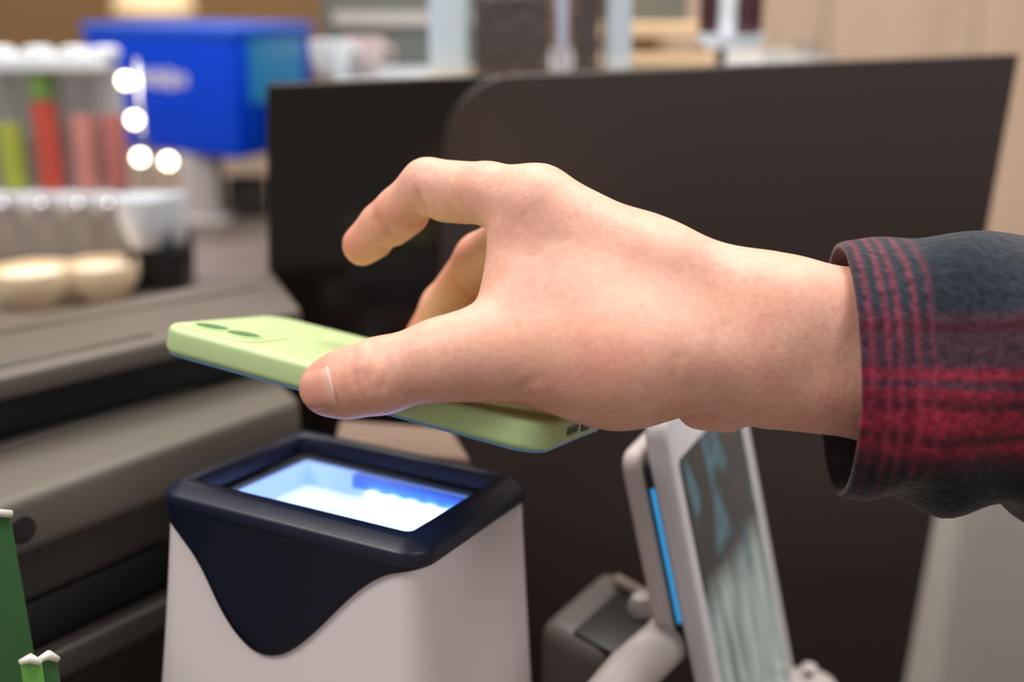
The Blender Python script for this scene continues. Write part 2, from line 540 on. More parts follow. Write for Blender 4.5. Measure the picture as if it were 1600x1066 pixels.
# index
finger([P_(838, 318, 0.374), P_(762, 303, 0.386), P_(668, 290, 0.400), P_(622, 330, 0.408), P_(597, 351, 0.4125), P_(563, 382, 0.418)],
       [11.8 * mm, 10.4 * mm, 9.3 * mm, 8.2 * mm, 7.8 * mm, 6.8 * mm], 7 * mm, 2.5 * mm,
       pads=[(P_(730, 310, 0.391), P_(694, 309, 0.3965), 8.9 * mm, 8.5 * mm), (P_(640, 336, 0.4065), P_(615, 357, 0.411), 7.0 * mm, 6.6 * mm), (P_(586, 376, 0.4155), P_(566, 388, 0.4185), 6.8 * mm, 6.6 * mm)])
# middle
finger([P_(862, 342, 0.396), P_(752, 405, 0.430), P_(692, 478, 0.450), P_(652, 540, 0.4610)],
       [11.6 * mm, 9.6 * mm, 8.2 * mm, 7.0 * mm], 6 * mm, 3.5 * mm)
# ring
finger([P_(888, 383, 0.416), P_(815, 462, 0.450), P_(770, 532, 0.457), P_(748, 582, 0.4505)],
       [11.0 * mm, 9.0 * mm, 7.8 * mm, 6.8 * mm], 6 * mm, 3.5 * mm)
# little
finger([P_(912, 430, 0.434), P_(880, 505, 0.456), P_(855, 562, 0.452), P_(840, 604, 0.4410)],
       [10.0 * mm, 8.0 * mm, 7.0 * mm, 6.2 * mm], 6 * mm, 3.5 * mm)
D = parts[0]
for q in parts[1:]:
    D = smin(D, q, 1.2 * mm)

def surface_nets(D, lo, vs):
    S = D < 0
    n = np.array(D.shape) - 1
    corners = [(i, j, k) for i in (0, 1) for j in (0, 1) for k in (0, 1)]
    def sub(A, c): return A[c[0]:c[0] + n[0], c[1]:c[1] + n[1], c[2]:c[2] + n[2]]
    cnt = np.zeros(n, np.int8)
    for c in corners: cnt += sub(S, c)
    act = (cnt > 0) & (cnt < 8)
    ci = np.argwhere(act)
    idx = np.full(n, -1, np.int64)
    idx[act] = np.arange(len(ci))
    acc = np.zeros((len(ci), 3)); num = np.zeros(len(ci))
    vals = {c: D[ci[:, 0] + c[0], ci[:, 1] + c[1], ci[:, 2] + c[2]].astype(float) for c in corners}
    for a in corners:
        for ax in range(3):
            if a[ax] == 0:
                b = list(a); b[ax] = 1; b = tuple(b)
                va, vb = vals[a], vals[b]
                m = (va < 0) != (vb < 0)
                t = np.where(m, va / np.where(m, va - vb, 1), 0)
                p = np.tile(np.array(a, float), (len(ci), 1))
                p[:, ax] += t
                acc[m] += p[m]; num[m] += 1
    V = lo + vs * (ci + acc / num[:, None])
    F = []
    for ax in range(3):
        o1, o2 = [k for k in range(3) if k != ax]
        s0 = [slice(None)] * 3; s1 = [slice(None)] * 3
        s0[ax] = slice(0, -1); s1[ax] = slice(1, None)
        ch = S[tuple(s0)] != S[tuple(s1)]
        e = np.argwhere(ch)
        ok = (e[:, o1] > 0) & (e[:, o2] > 0) & (e[:, o1] < n[o1]) & (e[:, o2] < n[o2])
        e = e[ok]
        q = []
        for d1, d2 in ((0, 0), (1, 0), (1, 1), (0, 1)):
            c = e.copy(); c[:, o1] -= d1; c[:, o2] -= d2
            q.append(idx[c[:, 0], c[:, 1], c[:, 2]])
        q = np.array(q).T
        flip = S[e[:, 0], e[:, 1], e[:, 2]]
        if ax == 1: flip = ~flip
        q[~flip] = q[~flip][:, ::-1]
        F.append(q)
    return V, np.concatenate(F)

HV, HF = surface_nets(D, LO, VS)
del parts, palm
# light smoothing
def smooth(V, F, it, lam=0.5):
    e = np.concatenate([F[:, [0, 1]], F[:, [1, 2]], F[:, [2, 3]], F[:, [3, 0]]])
    n = len(V)
    for s in range(it):
        acc = np.zeros_like(V); c = np.zeros(n)
        for k in range(3):
            acc[:, k] = np.bincount(e[:, 0], V[e[:, 1], k], n) + np.bincount(e[:, 1], V[e[:, 0], k], n)
        c = np.bincount(e[:, 0], minlength=n) + np.bincount(e[:, 1], minlength=n)
        V = V + lam * (acc / c[:, None] - V)
    return V
HV = smooth(HV, HF, 6)

def vnormals(V, F):
    a = np.cross(V[F[:, 2]] - V[F[:, 0]], V[F[:, 3]] - V[F[:, 1]])
    N = np.zeros_like(V)
    for k in range(4):
        for c in range(3):
            N[:, c] += np.bincount(F[:, k], a[:, c], len(V))
    return N / (np.linalg.norm(N, axis=1)[:, None] + 1e-12)
HN = vnormals(HV, HF)
bvh = BVHTree.FromPolygons([tuple(v) for v in HV], [tuple(int(i) for i in f) for f in HF])
def hit(px, py):
    loc, n, i, d = bvh.ray_cast(Vector(CAM), Vector(nrm(ray(px, py))))
    return None if loc is None else (np.array(loc), np.array(n))
def groove(pix, w, amp):
    """press a soft fold of half width w and depth amp into the skin along a line"""
    pts = []
    for (x0, y0), (x1, y1) in zip(pix[:-1], pix[1:]):
        for t in np.linspace(0, 1, 9):
            h = hit(x0 + (x1 - x0) * t, y0 + (y1 - y0) * t)
            if h is not None: pts.append(h[0])
    if not pts: return
    pts = np.array(pts)
    lo, hi = pts.min(0) - 3 * w, pts.max(0) + 3 * w
    sel = np.where(((HV > lo) & (HV < hi)).all(1))[0]
    d = np.min(np.linalg.norm(HV[sel][:, None] - pts[None], axis=2), axis=1)
    HV[sel] -= HN[sel] * (amp * np.exp(-(d / w) ** 2))[:, None]
# index finger creases, thumb knuckle wrinkles, wrist lines, web fold
groove([(653, 302), (659, 315), (668, 330)], 1.2 * mm, 0.8 * mm)
groove([(590, 343), (602, 353), (612, 362)], 1.4 * mm, 0.7 * mm)
groove([(553, 548), (548, 575), (556, 600)], 1.3 * mm, 0.45 * mm)
groove([(577, 535), (586, 560), (580, 590)], 1.3 * mm, 0.45 * mm)
groove([(596, 545), (606, 575), (598, 605)], 1.4 * mm, 0.5 * mm)
groove([(566, 585), (578, 605)], 1.2 * mm, 0.4 * mm)
groove([(716, 442), (728, 455), (738, 460)], 1.3 * mm, 0.6 * mm)
groove([(790, 620), (812, 606), (840, 592)], 1.6 * mm, 0.35 * mm)
groove([(1052, 648), (1085, 640), (1120, 650), (1160, 664)], 1.2 * mm, 0.5 * mm)
groove([(1120, 610), (1118, 560), (1128, 510)], 2.2 * mm, 0.35 * mm)
groove([(1050, 600), (1058, 560)], 2.0 * mm, 0.3 * mm)
for k in range(7):
    o_ = 13 * k
    groove([(778 + o_ * 0.75, 392 + o_ * 0.15), (800 + o_ * 0.7, 352 + o_ * 0.4), (842 + o_ * 0.55, 322 + o_ * 0.7)], 1.0 * mm, 0.16 * mm)
HV = smooth(HV, HF, 1, 0.3)
HN = vnormals(HV, HF)

person = thing('person', at(1200, 560, 0.372), "person's right hand in red and navy plaid flannel sleeve gripping the phone", 'person')
def skin_mat():
    m = bpy.data.materials.new('skin'); m.use_nodes = True
    nt = m.node_tree; b = nt.nodes['Principled BSDF']; lk = nt.links.new
    b.inputs['Roughness'].default_value = 0.48
    b.inputs['Specular IOR Level'].default_value = 0.38
    b.inputs['Subsurface Weight'].default_value = 0.22
    b.inputs['Subsurface Scale'].default_value = 0.005
    b.inputs['Subsurface Radius'].default_value = (1.0, 0.38, 0.2)
    tc = nt.nodes.new('ShaderNodeTexCoord')
    def noise(s, det=4):
        n = nt.nodes.new('ShaderNodeTexNoise'); n.inputs['Scale'].default_value = s; n.inputs['Detail'].default_value = det
        lk(tc.outputs['Object'], n.inputs['Vector']); return n
    def ramp(src, p0, c0, p1, c1):
        r = nt.nodes.new('ShaderNodeValToRGB')
        r.color_ramp.elements[0].position = p0; r.color_ramp.elements[0].color = c0
        r.color_ramp.elements[1].position = p1; r.color_ramp.elements[1].color = c1
        lk(src, r.inputs['Fac']); return r
    r1 = ramp(noise(55).outputs['Fac'], 0.32, srgb(224, 164, 143), 0.68, srgb(234, 184, 161))
    r2 = ramp(noise(420, 2).outputs['Fac'], 0.35, (0.86, 0.82, 0.80, 1), 0.65, (1, 1, 1, 1))
    mu = nt.nodes.new('ShaderNodeMix'); mu.data_type = 'RGBA'; mu.blend_type = 'MULTIPLY'; mu.inputs[0].default_value = 0.6
    lk(r1.outputs['Color'], mu.inputs[6]); lk(r2.outputs['Color'], mu.inputs[7])
    at_ = nt.nodes.new('ShaderNodeAttribute'); at_.attribute_name = 'flush'
    mx = nt.nodes.new('ShaderNodeMix'); mx.data_type = 'RGBA'
    mx.inputs[7].default_value = srgb(214, 124, 96)
    lk(at_.outputs['Fac'], mx.inputs[0]); lk(mu.outputs[2], mx.inputs[6]); lk(mx.outputs[2], b.inputs['Base Color'])
    v = nt.nodes.new('ShaderNodeTexVoronoi'); v.inputs['Scale'].default_value = 900
    lk(tc.outputs['Object'], v.inputs['Vector'])
    b1 = nt.nodes.new('ShaderNodeBump'); b1.inputs['Strength'].default_value = 0.16; b1.inputs['Distance'].default_value = 0.0004
    lk(v.outputs['Distance'], b1.inputs['Height'])
    mp = nt.nodes.new('ShaderNodeMapping'); mp.inputs['Scale'].default_value = (700, 150, 150); mp.inputs['Rotation'].default_value = (0, 0.5, 0.2)
    lk(tc.outputs['Object'], mp.inputs['Vector'])
    n3 = nt.nodes.new('ShaderNodeTexNoise'); n3.inputs['Scale'].default_value = 1.0; n3.inputs['Detail'].default_value = 3
    lk(mp.outputs['Vector'], n3.inputs['Vector'])
    b2 = nt.nodes.new('ShaderNodeBump'); b2.inputs['Strength'].default_value = 0.14; b2.inputs['Distance'].default_value = 0.0006
    lk(n3.outputs['Fac'], b2.inputs['Height']); lk(b1.outputs['Normal'], b2.inputs['Normal']); lk(b2.outputs['Normal'], b.inputs['Normal'])
    return m
M_skin = skin_mat()
hand = mesh('hand', HV, [[int(i) for i in f] for f in HF], M_skin, person, True, fix=False)
# natural redness of finger pads, knuckles and one small spot; middle finger painted redder against green bounce light
fl = np.zeros(len(HV))
def flush(p, r, a):
    global fl
    fl = np.maximum(fl, a * np.exp(-(np.linalg.norm(HV - p, axis=1) / r) ** 2))
flush(P_(556, 392, 0.420), 15 * mm, 0.75); flush(P_(610, 345, 0.41), 14 * mm, 0.4); flush(P_(690, 320, 0.395), 12 * mm, 0.15)
flush(P_(485, 608, 0.372), 13 * mm, 0.5); flush(P_(575, 585, 0.365), 11 * mm, 0.35)
flush(P_(650, 530, 0.462), 24 * mm, 0.85); flush(P_(735, 440, 0.435), 20 * mm, 0.7)
flush(P_(850, 560, 0.35), 20 * mm, 0.18)
h_ = hit(808, 506)
if h_ is not None: flush(h_[0], 1.6 * mm, 0.5)
ca = hand.data.attributes.new('flush', 'FLOAT', 'POINT')
ca.data.foreach_set('value', fl.astype(np.float32))

# thumbnail: thin curved plate on the thumb
def nail():
    rows, n_u, n_v = [], 15, 17
    top, bot = [], []
    # nail corners in the thumb's own frame: along (towards the tip) and across
    ax = nrm(TH[4] - TH[2]); out = -FW
    out = nrm(out - ax * (out @ ax)); ac = np.cross(ax, out)
    c = TH[4] - ax * 0.0005 + ac * 0.0
    pts = np.zeros((n_v, n_u, 3)); nn = np.zeros((n_v, n_u, 3))
    for i in range(n_v):
        t = -1 + 2 * i / (n_v - 1)
        for j in range(n_u):
            s = j / (n_u - 1)                        # 0 cuticle .. 1 free edge
            wdt = 0.0070 * (1 - 0.10 * s) * (1 - 0.0)
            along = -0.0052 - 0.0016 * (1 - t * t) + s * (0.0122 + 0.0016 * (1 - t * t) - 0.0035 * t * t)
            o = c + ax * along + ac * t * wdt + out * 0.03
            loc, n, k, d = bvh.ray_cast(Vector(o), Vector(-out))
            if loc is None:
                loc, n = Vector(o - out * 0.03), Vector(out)
            loc = np.array(loc)
            nn[i, j] = np.array(n)
            lift = 0.00060 + 0.00010 * s - 0.00075 * abs(t) ** 6
            pts[i, j] = loc + nn[i, j] * lift
    for it in range(4):
        q = pts.copy()
        q[1:-1, 1:-1] = (pts[:-2, 1:-1] + pts[2:, 1:-1] + pts[1:-1, :-2] + pts[1:-1, 2:]) / 4
        pts = q
    V = np.concatenate([pts.reshape(-1, 3), (pts - nn * 0.0009).reshape(-1, 3)])
    F = []
    g = lambda i, j, b: b * n_u * n_v + i * n_u + j
    for i in range(n_v - 1):
        for j in range(n_u - 1):
            F.append([g(i, j, 0), g(i + 1, j, 0), g(i + 1, j + 1, 0), g(i, j + 1, 0)])
            F.append([g(i, j, 1), g(i, j + 1, 1), g(i + 1, j + 1, 1), g(i + 1, j, 1)])
    bd = [(i, 0) for i in range(n_v)] + [(n_v - 1, j) for j in range(1, n_u)] + [(i, n_u - 1) for i in range(n_v - 2, -1, -1)] + [(0, j) for j in range(n_u - 2, 0, -1)]
    for a, b in zip(bd, bd[1:] + bd[:1]):
        F.append([g(*a, 0), g(*b, 0), g(*b, 1), g(*a, 1)])
    m = mat('nail', srgb(224, 158, 136), 0.36, spec=0.4, sss=0.15, noise=(120, 0.06))
    o = mesh('thumbnail', V, F, m, person)
    sv_ = np.tile(np.linspace(0, 1, n_u), n_v)
    pale = np.clip(1.15 - sv_ / 0.25, 0, 1)
    at2 = o.data.attributes.new('lunula', 'FLOAT', 'POINT')
    at2.data.foreach_set('value', np.r_[pale, pale].astype(np.float32))
    nt = m.node_tree; b = nt.nodes['Principled BSDF']
    src = b.inputs['Base Color'].links[0].from_socket
    an = nt.nodes.new('ShaderNodeAttribute'); an.attribute_name = 'lunula'
    mx = nt.nodes.new('ShaderNodeMix'); mx.data_type = 'RGBA'
    mx.inputs[7].default_value = srgb(228, 184, 168)
    nt.links.new(an.outputs['Fac'], mx.inputs[0]); nt.links.new(src, mx.inputs[6]); nt.links.new(mx.outputs[2], b.inputs['Base Color'])
    tag(o, 'pale pink glossy thumbnail')
nail()

# ------------------------------------------------------------------ flannel sleeve
def sleeve():
    NA, NL = 96, 70
    rng = np.random.default_rng(4)
    cols = []
    ex = 0.62
    def ring(s, inset=0.0, du=0.0):
        """s metres from the cuff edge"""
        out = []
        base = at(1312, 577, 0.377)
        ctr = base + np.array([1, 0.035, -0.03]) * s
        ry = 0.0408 + 0.022 * min(s, 0.3) / 0.3 - inset
        rx = 0.0360 + 0.020 * min(s, 0.3) / 0.3 - inset
        for k in range(NA):
            a = 2 * math.pi * k / NA
            ca_, sa_ = math.cos(a), math.sin(a)      # ca: up, sa: away from the camera
            w = 0.0016 * math.sin(3 * a + s * 60) * min(1, s / 0.03) + 0.0013 * math.sin(5 * a - s * 130 + 1) * min(1, s / 0.02)
            # folds under the arm
            under = max(0, -ca_) ** 2
            w += under * (0.0030 * math.sin(s * 210 + 0.9) + 0.0022 * math.sin(s * 95)) * min(1, s / 0.015)
            edge = 0.0030 * sa_ - 0.0015 * ca_ - 0.002 * max(0, -ca_)
            x = edge * max(0, 1 - s / 0.06)
            p = ctr + np.array([0, 0.10, 1.0]) * ca_ * (ry + w) + np.array([0, 1.0, 0.0]) * sa_ * (rx + w)
            out.append(p + np.array([1, 0, 0]) * (x + du))
        return np.array(out)
    rings, uv = [], []
    for s, i in ((0.055, 0.0035), (0.03, 0.0032), (0.012, 0.0030), (0.003, 0.0030), (0.0006, 0.0024), (0.0, 0.0014), (0.0004, 0.0004), (0.0020, 0.0)):
        rings.append(ring(s, i)); uv.append(-s if i > 0.002 else s)
    for s in np.r_[np.linspace(0.004, 0.12, 46), np.linspace(0.14, ex, 16)]:
        rings.append(ring(s)); uv.append(s)
    m = bpy.data.materials.new('plaid_flannel'); m.use_nodes = True
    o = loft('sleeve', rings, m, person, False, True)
    ul = o.data.uv_layers.new(name='weave')
    n = NA
    for poly in o.data.polygons:
        ks = [o.data.loops[li].vertex_index % n for li in poly.loop_indices]
        wrap = max(ks) - min(ks) > n // 2
        for li in poly.loop_indices:
            vi = o.data.loops[li].vertex_index
            k = vi % n
            kk = k + n if (wrap and k < n // 2) else k
            ul.data[li].uv = (uv[vi // n] * 10, kk / n)   # u: decimetres from the edge, v: turn (0 top, 0.75 facing the viewer)
    nt = m.node_tree; b = nt.nodes['Principled BSDF']; lk = nt.links.new
    b.inputs['Roughness'].default_value = 0.95
    b.inputs['Specular IOR Level'].default_value = 0.1
    b.inputs['Sheen Weight'].default_value = 0.25
    b.inputs['Sheen Roughness'].default_value = 0.5
    un = nt.nodes.new('ShaderNodeUVMap'); un.uv_map = 'weave'
    sx = nt.nodes.new('ShaderNodeSeparateXYZ')
    tc = nt.nodes.new('ShaderNodeTexCoord')
    wn = nt.nodes.new('ShaderNodeTexNoise'); wn.inputs['Scale'].default_value = 380; wn.inputs['Detail'].default_value = 3
    lk(tc.outputs['Object'], wn.inputs['Vector'])
    # frayed edges of the stripes: shift the weave coordinate a little
    mp = nt.nodes.new('ShaderNodeVectorMath'); mp.operation = 'MULTIPLY_ADD'
    mp.inputs[1].default_value = (0.018, 0.010, 0); mp.inputs[2].default_value = (-0.009, -0.005, 0)
    lk(wn.outputs['Color'], mp.inputs[0])
    ad = nt.nodes.new('ShaderNodeVectorMath'); ad.operation = 'ADD'
    lk(un.outputs['UV'], ad.inputs[0]); lk(mp.outputs[0], ad.inputs[1]); lk(ad.outputs[0], sx.inputs[0])
    def ramp(src, stops):
        r = nt.nodes.new('ShaderNodeValToRGB'); e = r.color_ramp.elements
        while len(e) > 1: e.remove(e[0])
        e[0].position, e[0].color = stops[0][0], stops[0][1]
        for p, c in stops[1:]:
            q = e.new(p); q.color = c
        lk(src, r.inputs['Fac']); return r
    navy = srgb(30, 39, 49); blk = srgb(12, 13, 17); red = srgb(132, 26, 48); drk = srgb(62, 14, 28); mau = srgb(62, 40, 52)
    # colour around the arm (v: 0.75 faces viewer, 1.0 top, 0.5 underneath); black underside part pattern, part painted shade
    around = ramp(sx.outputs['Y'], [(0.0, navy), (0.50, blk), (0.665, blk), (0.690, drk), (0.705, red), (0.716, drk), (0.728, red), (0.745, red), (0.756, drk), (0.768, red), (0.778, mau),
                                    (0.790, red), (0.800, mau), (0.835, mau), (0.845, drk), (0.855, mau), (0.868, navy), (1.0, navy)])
    # thin bright threads near the hem
    st = [(0.0, (0.35, 0.35, 0.35, 1))]
    for c0 in (0.030, 0.076, 0.112, 0.162, 0.208):
        st += [(c0 - 0.016, (0, 0, 0, 1)), (c0, (1, 1, 1, 1) if c0 < 0.2 else (0.6, 0.6, 0.6, 1)), (c0 + 0.017, (0, 0, 0, 1))]
    along = ramp(sx.outputs['X'], st)
    mx = nt.nodes.new('ShaderNodeMix'); mx.data_type = 'RGBA'
    mx.inputs[7].default_value = srgb(146, 50, 76)
    ml = nt.nodes.new('ShaderNodeMath'); ml.operation = 'MULTIPLY'; ml.inputs[1].default_value = 0.5
    # threads fade over the black underside, part pattern and part painted shade
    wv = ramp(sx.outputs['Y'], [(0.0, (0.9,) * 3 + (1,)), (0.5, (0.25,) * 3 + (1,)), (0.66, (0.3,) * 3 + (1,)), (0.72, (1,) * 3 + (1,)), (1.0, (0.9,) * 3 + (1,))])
    m2 = nt.nodes.new('ShaderNodeMath'); m2.operation = 'MULTIPLY'
    lk(along.outputs['Color'], m2.inputs[0]); lk(wv.outputs['Color'], m2.inputs[1]); lk(m2.outputs[0], ml.inputs[0])
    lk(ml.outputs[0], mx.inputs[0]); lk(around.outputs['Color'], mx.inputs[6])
    # woven mottling
    mu = nt.nodes.new('ShaderNodeMix'); mu.data_type = 'RGBA'; mu.blend_type = 'MULTIPLY'; mu.inputs[0].default_value = 0.75
    r2 = ramp(wn.outputs['Fac'], [(0.30, (0.35, 0.35, 0.35, 1)), (0.66, (1.25, 1.25, 1.25, 1))])
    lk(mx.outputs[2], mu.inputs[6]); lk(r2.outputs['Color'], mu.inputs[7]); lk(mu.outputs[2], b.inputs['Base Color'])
    bp = nt.nodes.new('ShaderNodeBump'); bp.inputs['Strength'].default_value = 0.6; bp.inputs['Distance'].default_value = 0.001
    lk(wn.outputs['Fac'], bp.inputs['Height']); lk(bp.outputs['Normal'], b.inputs['Normal'])
    tag(o, 'dark plaid flannel sleeve with red stripes and turned cuff')
sleeve()

# ------------------------------------------------------------------ counters
front_counter = tag(rbox('shop_counter', T(0.15, 0.25, 0), 0.95, 0.25, -0.04, 0.0, 0.01, 0.004, M_counter), 'dark brown laminate shop counter carrying the scanner', 'counter')
rbox('return_top', T(-0.46, 0.58, 0), 0.32, 0.08, -0.04, 0.0, 0.004, 0.002, M_counter, front_counter)
base_c = rbox('cabinet', T(0.15, 0.25, 0), 0.93, 0.23, -0.90, -0.04, 0.01, 0.0, M_brown_dark, front_counter)

# ------------------------------------------------------------------ large dark panel behind the hand
pTL = at(415, 131, 0.600); pTR = at(1585, 84, 0.640); pBR = at(1395, 1140, 0.772)
ph_ = nrm(pTR - pTL)
pTM = pTL + ph_ * np.linalg.norm(at(742, 119, 0.61) - pTL)
down = nrm(pBR - pTR)
Lp = (pTR[2] - 0.002) / -down[2]
down_l = nrm(np.array([0.03, 0.0, -1.0]))
Ll = (pTL[2] - 0.002) / -down_l[2]
bar_panel = thing('bar_screen', np.array([0.05, 0.62, 0.0]), 'large dark brown screen panel standing behind the hand', 'panel')
pn = -nrm(np.cross(ph_, down))
def pp(a, b, off=0.0):
    """a along the top from the left end (m), b down (m)"""
    return pTL + ph_ * a + down * b + pn * off
WID = np.linalg.norm(pTR - pTL)
quad_slab('back_board', [pp(0, 0.0005, -0.012), pp(0, 1.18, -0.012), pp(WID - 0.02, 1.18, -0.012), pp(WID - 0.02, 0.0005, -0.012)], -0.010, M_panel_gloss, bar_panel, 0.002)
# front plate with a rounded upper left corner
a0 = 0.094
PFm = frame(pTL, ph_, -down, pn)
rc_ = 0.035
ol = [(WID, 0.0), (a0 + rc_, 0.0)]
for k in range(1, 11):
    an = math.radians(90 + 9 * k)
    ol.append((a0 + rc_ + rc_ * math.cos(an), -rc_ + rc_ * math.sin(an)))
ol += [(a0, -1.19), (WID, -1.19)]
sgn = 1 if (pn @ (CAM - pTL)) > 0 else -1
slab('front_plate', PFm, ol[::-1], -0.006, 0.006, 0.0015, M_panel, bar_panel, 3)

# ------------------------------------------------------------------ raised back bar behind the panel with its wares
ZB = 0.283
M_bar = mat('pale_steel', srgb(176, 182, 186), 0.35, noise=(8, 0.08))
bar_top = tag(quad_slab('back_bar', [(-0.112, 0.665, ZB), (0.268, 0.725, ZB), (0.268, 1.15, ZB), (-0.140, 1.15, ZB)], 0.03, M_bar), 'pale steel back bar top behind the dark screen', 'counter')
quad_slab('bar_cabinet', [(-0.108, 0.672, ZB - 0.03), (0.262, 0.732, ZB - 0.03), (0.262, 1.13, ZB - 0.03), (-0.130, 1.13, ZB - 0.03)], 1.14, M_brown_dark, bar_top)

def onbar(px, y):
    """x on the bar at depth y for a picture column"""
    return (px - 800) / FPX * (y * math.cos(PITCH) - (ZB + 0.03 - CAM[2]) * math.sin(PITCH))

M_beans = mat('coffee_beans', srgb(72, 52, 44), 0.4, noise=(200, 0.35))
M_lightblue = mat('pale_blue_acrylic', srgb(206, 222, 232), 0.25, spec=0.6)
M_lav = mat('lavender_acrylic', srgb(204, 206, 226), 0.25)
M_gold = mat('warm_brass', srgb(226, 192, 150), 0.3, noise=(20, 0.1))
by = 0.745
bean_rack = thing('bean_dispenser', (onbar(830, by), by, ZB), 'clear coffee bean dispenser with pale posts on the back bar', 'dispenser')
quad_slab('base', [(onbar(668, by), by - 0.025, ZB + 0.006), (onbar(985, by), by - 0.025, ZB + 0.006), (onbar(985, by), by + 0.035, ZB + 0.006), (onbar(668, by), by + 0.035, ZB + 0.006)], 0.006, M_gold, bean_rack, 0.001)
for x0, x1, m in ((672, 734, M_lightblue), (866, 889, M_lav), (943, 984, M_lightblue)):
    hw = (onbar(x1, by) - onbar(x0, by)) / 2
    rbox('post', T((onbar(x0, by) + onbar(x1, by)) / 2, by, ZB + 0.006), hw, 0.012, 0, 0.11, 0.003, 0.001, m, bean_rack)
rng = random.Random(3)
def beans(parent, xc, yc, z0, hx, hy, h, n):
    V, F = [], []
    ico = bmesh.new(); bmesh.ops.create_icosphere(ico, subdivisions=1, radius=1)
    base_v = [v.co.copy() for v in ico.verts]; base_f = [[v.index for v in f.verts] for f in ico.faces]; ico.free()
    for k in range(n):
        side = rng.random()
        if side < 0.6: p = Vector((xc + rng.uniform(-hx, hx), yc - hy, z0 + rng.uniform(0, h)))
        elif side < 0.8: p = Vector((xc + rng.choice((-hx, hx)), yc + rng.uniform(-hy, hy), z0 + rng.uniform(0, h)))
        else: p = Vector((xc + rng.uniform(-hx, hx), yc + rng.uniform(-hy, hy), z0 + h))
        R_ = Matrix.Rotation(rng.uniform(0, 6), 3, 'X') @ Matrix.Rotation(rng.uniform(0, 6), 3, 'Z')
        o = len(V)
        for v in base_v:
            V.append(list(p + R_ @ Vector((v.x * 0.0034, v.y * 0.0022, v.z * 0.0018))))
        F += [[i + o for i in f] for f in base_f]
    # solid heart of the pile
    o = len(V)
    for sz in (z0, z0 + h):
        for sx, sy in ((-1, -1), (1, -1), (1, 1), (-1, 1)):
            V.append([xc + sx * hx, yc + sy * hy, sz])
    F += [[o, o + 1, o + 5, o + 4], [o + 1, o + 2, o + 6, o + 5], [o + 2, o + 3, o + 7, o + 6], [o + 3, o, o + 4, o + 7], [o + 4, o + 5, o + 6, o + 7]]
    return tag(mesh('beans', V, F, M_beans, parent, False, fix=False), kind='stuff')
for x0, x1, n, hh in ((738, 862, 700, 0.044), (892, 940, 420, 0.062)):
    xc = (onbar(x0, by) + onbar(x1, by)) / 2; hx = (onbar(x1, by) - onbar(x0, by)) / 2
    hop = rbox('hopper', T(xc, by + 0.004, ZB + 0.007), hx, 0.022, 0, 0.105, 0.003, 0.001, M_glass, bean_rack)
    beans(hop, xc, by + 0.004, ZB + 0.008, hx - 0.004, 0.018, hh, n)

# cups and appliance left of the beans
def cup(name, x, y, z, r, h, m, label, cat='cup', group=None):
    o = thing(name, (x, y, z), label, cat, group)
    lathe('bowl', [(r * 0.55, 0), (r * 0.62, 0.001), (r * 0.9, h * 0.5), (r, h), (r * 0.94, h), (r * 0.84, h * 0.5), (r * 0.5, h * 0.08), (0.00001, h * 0.06)], T(x, y, z), m, o)
    return o
M_cupw = mat('white_glaze', srgb(235, 240, 246), 0.2)
M_cupp = mat('pinkish_glaze', srgb(228, 206, 204), 0.2)
c1 = cup('coffee_cup', onbar(515, 0.80), 0.80, ZB, 0.0150, 0.024, M_cupw, 'white ceramic cup on the back bar beside the blue machine')
c2 = cup('coffee_cup', onbar(567, 0.82), 0.82, ZB, 0.0150, 0.025, M_cupp, 'pinkish white cup on the back bar next to the pale blue post')
for o, px, y in ((c1, 515, 0.80), (c2, 567, 0.82)):
    x = onbar(px, y)
    tube('handle', [(x + 0.013, y, ZB + 0.019), (x + 0.020, y, ZB + 0.018), (x + 0.021, y, ZB + 0.011), (x + 0.012, y, ZB + 0.007)], 0.0016, o.children[0].data.materials[0], o, 8)
M_greygreen = mat('grey_green_metal', srgb(112, 116, 110), 0.4)
ap = thing('grey_appliance', (onbar(640, 0.92), 0.95, ZB), 'grey metal kitchen appliance behind the white cups', 'appliance')
xa, xb = onbar(505, 0.93), onbar(760, 0.93)
rbox('housing', T((xa + xb) / 2, 0.97, ZB), (xb - xa) / 2, 0.05, 0, 0.075, 0.006, 0.003, M_greygreen, ap)
rbox('top_tray', T((xa + xb) / 2, 0.97, ZB + 0.075), (xb - xa) / 2 + 0.004, 0.054, 0, 0.010, 0.006, 0.003, M_brown_dark, ap)
rbox('front_strip', T((xa + xb) / 2, 0.918, ZB + 0.030), (xb - xa) / 2 - 0.01, 0.002, 0, 0.010, 0.001, 0.0005, M_lightgrey, ap)

# two-tier shelf with brass edges
sh = thing('tier_shelf', (onbar(1030, 0.86), 0.88, ZB), 'two tier brass edged shelf on the back bar', 'shelf')
for z in (0.004, 0.024):
    rbox('board', T((onbar(930, 0.86) + onbar(1122, 0.86)) / 2, 0.88, ZB + z), (onbar(1122, 0.86) - onbar(930, 0.86)) / 2, 0.035, 0, 0.009, 0.002, 0.001, M_gold, sh)
for px in (936, 1116):
    rbox('upright', T(onbar(px, 0.86), 0.905, ZB), 0.002, 0.004, 0, 0.06, 0.001, 0.0, M_grey, sh)
rbox('back_plate', T((onbar(985, 0.86) + onbar(1092, 0.86)) / 2, 0.92, ZB), (onbar(1092, 0.86) - onbar(985, 0.86)) / 2, 0.003, 0.028, 0.085, 0.001, 0.0, M_greygreen, sh)

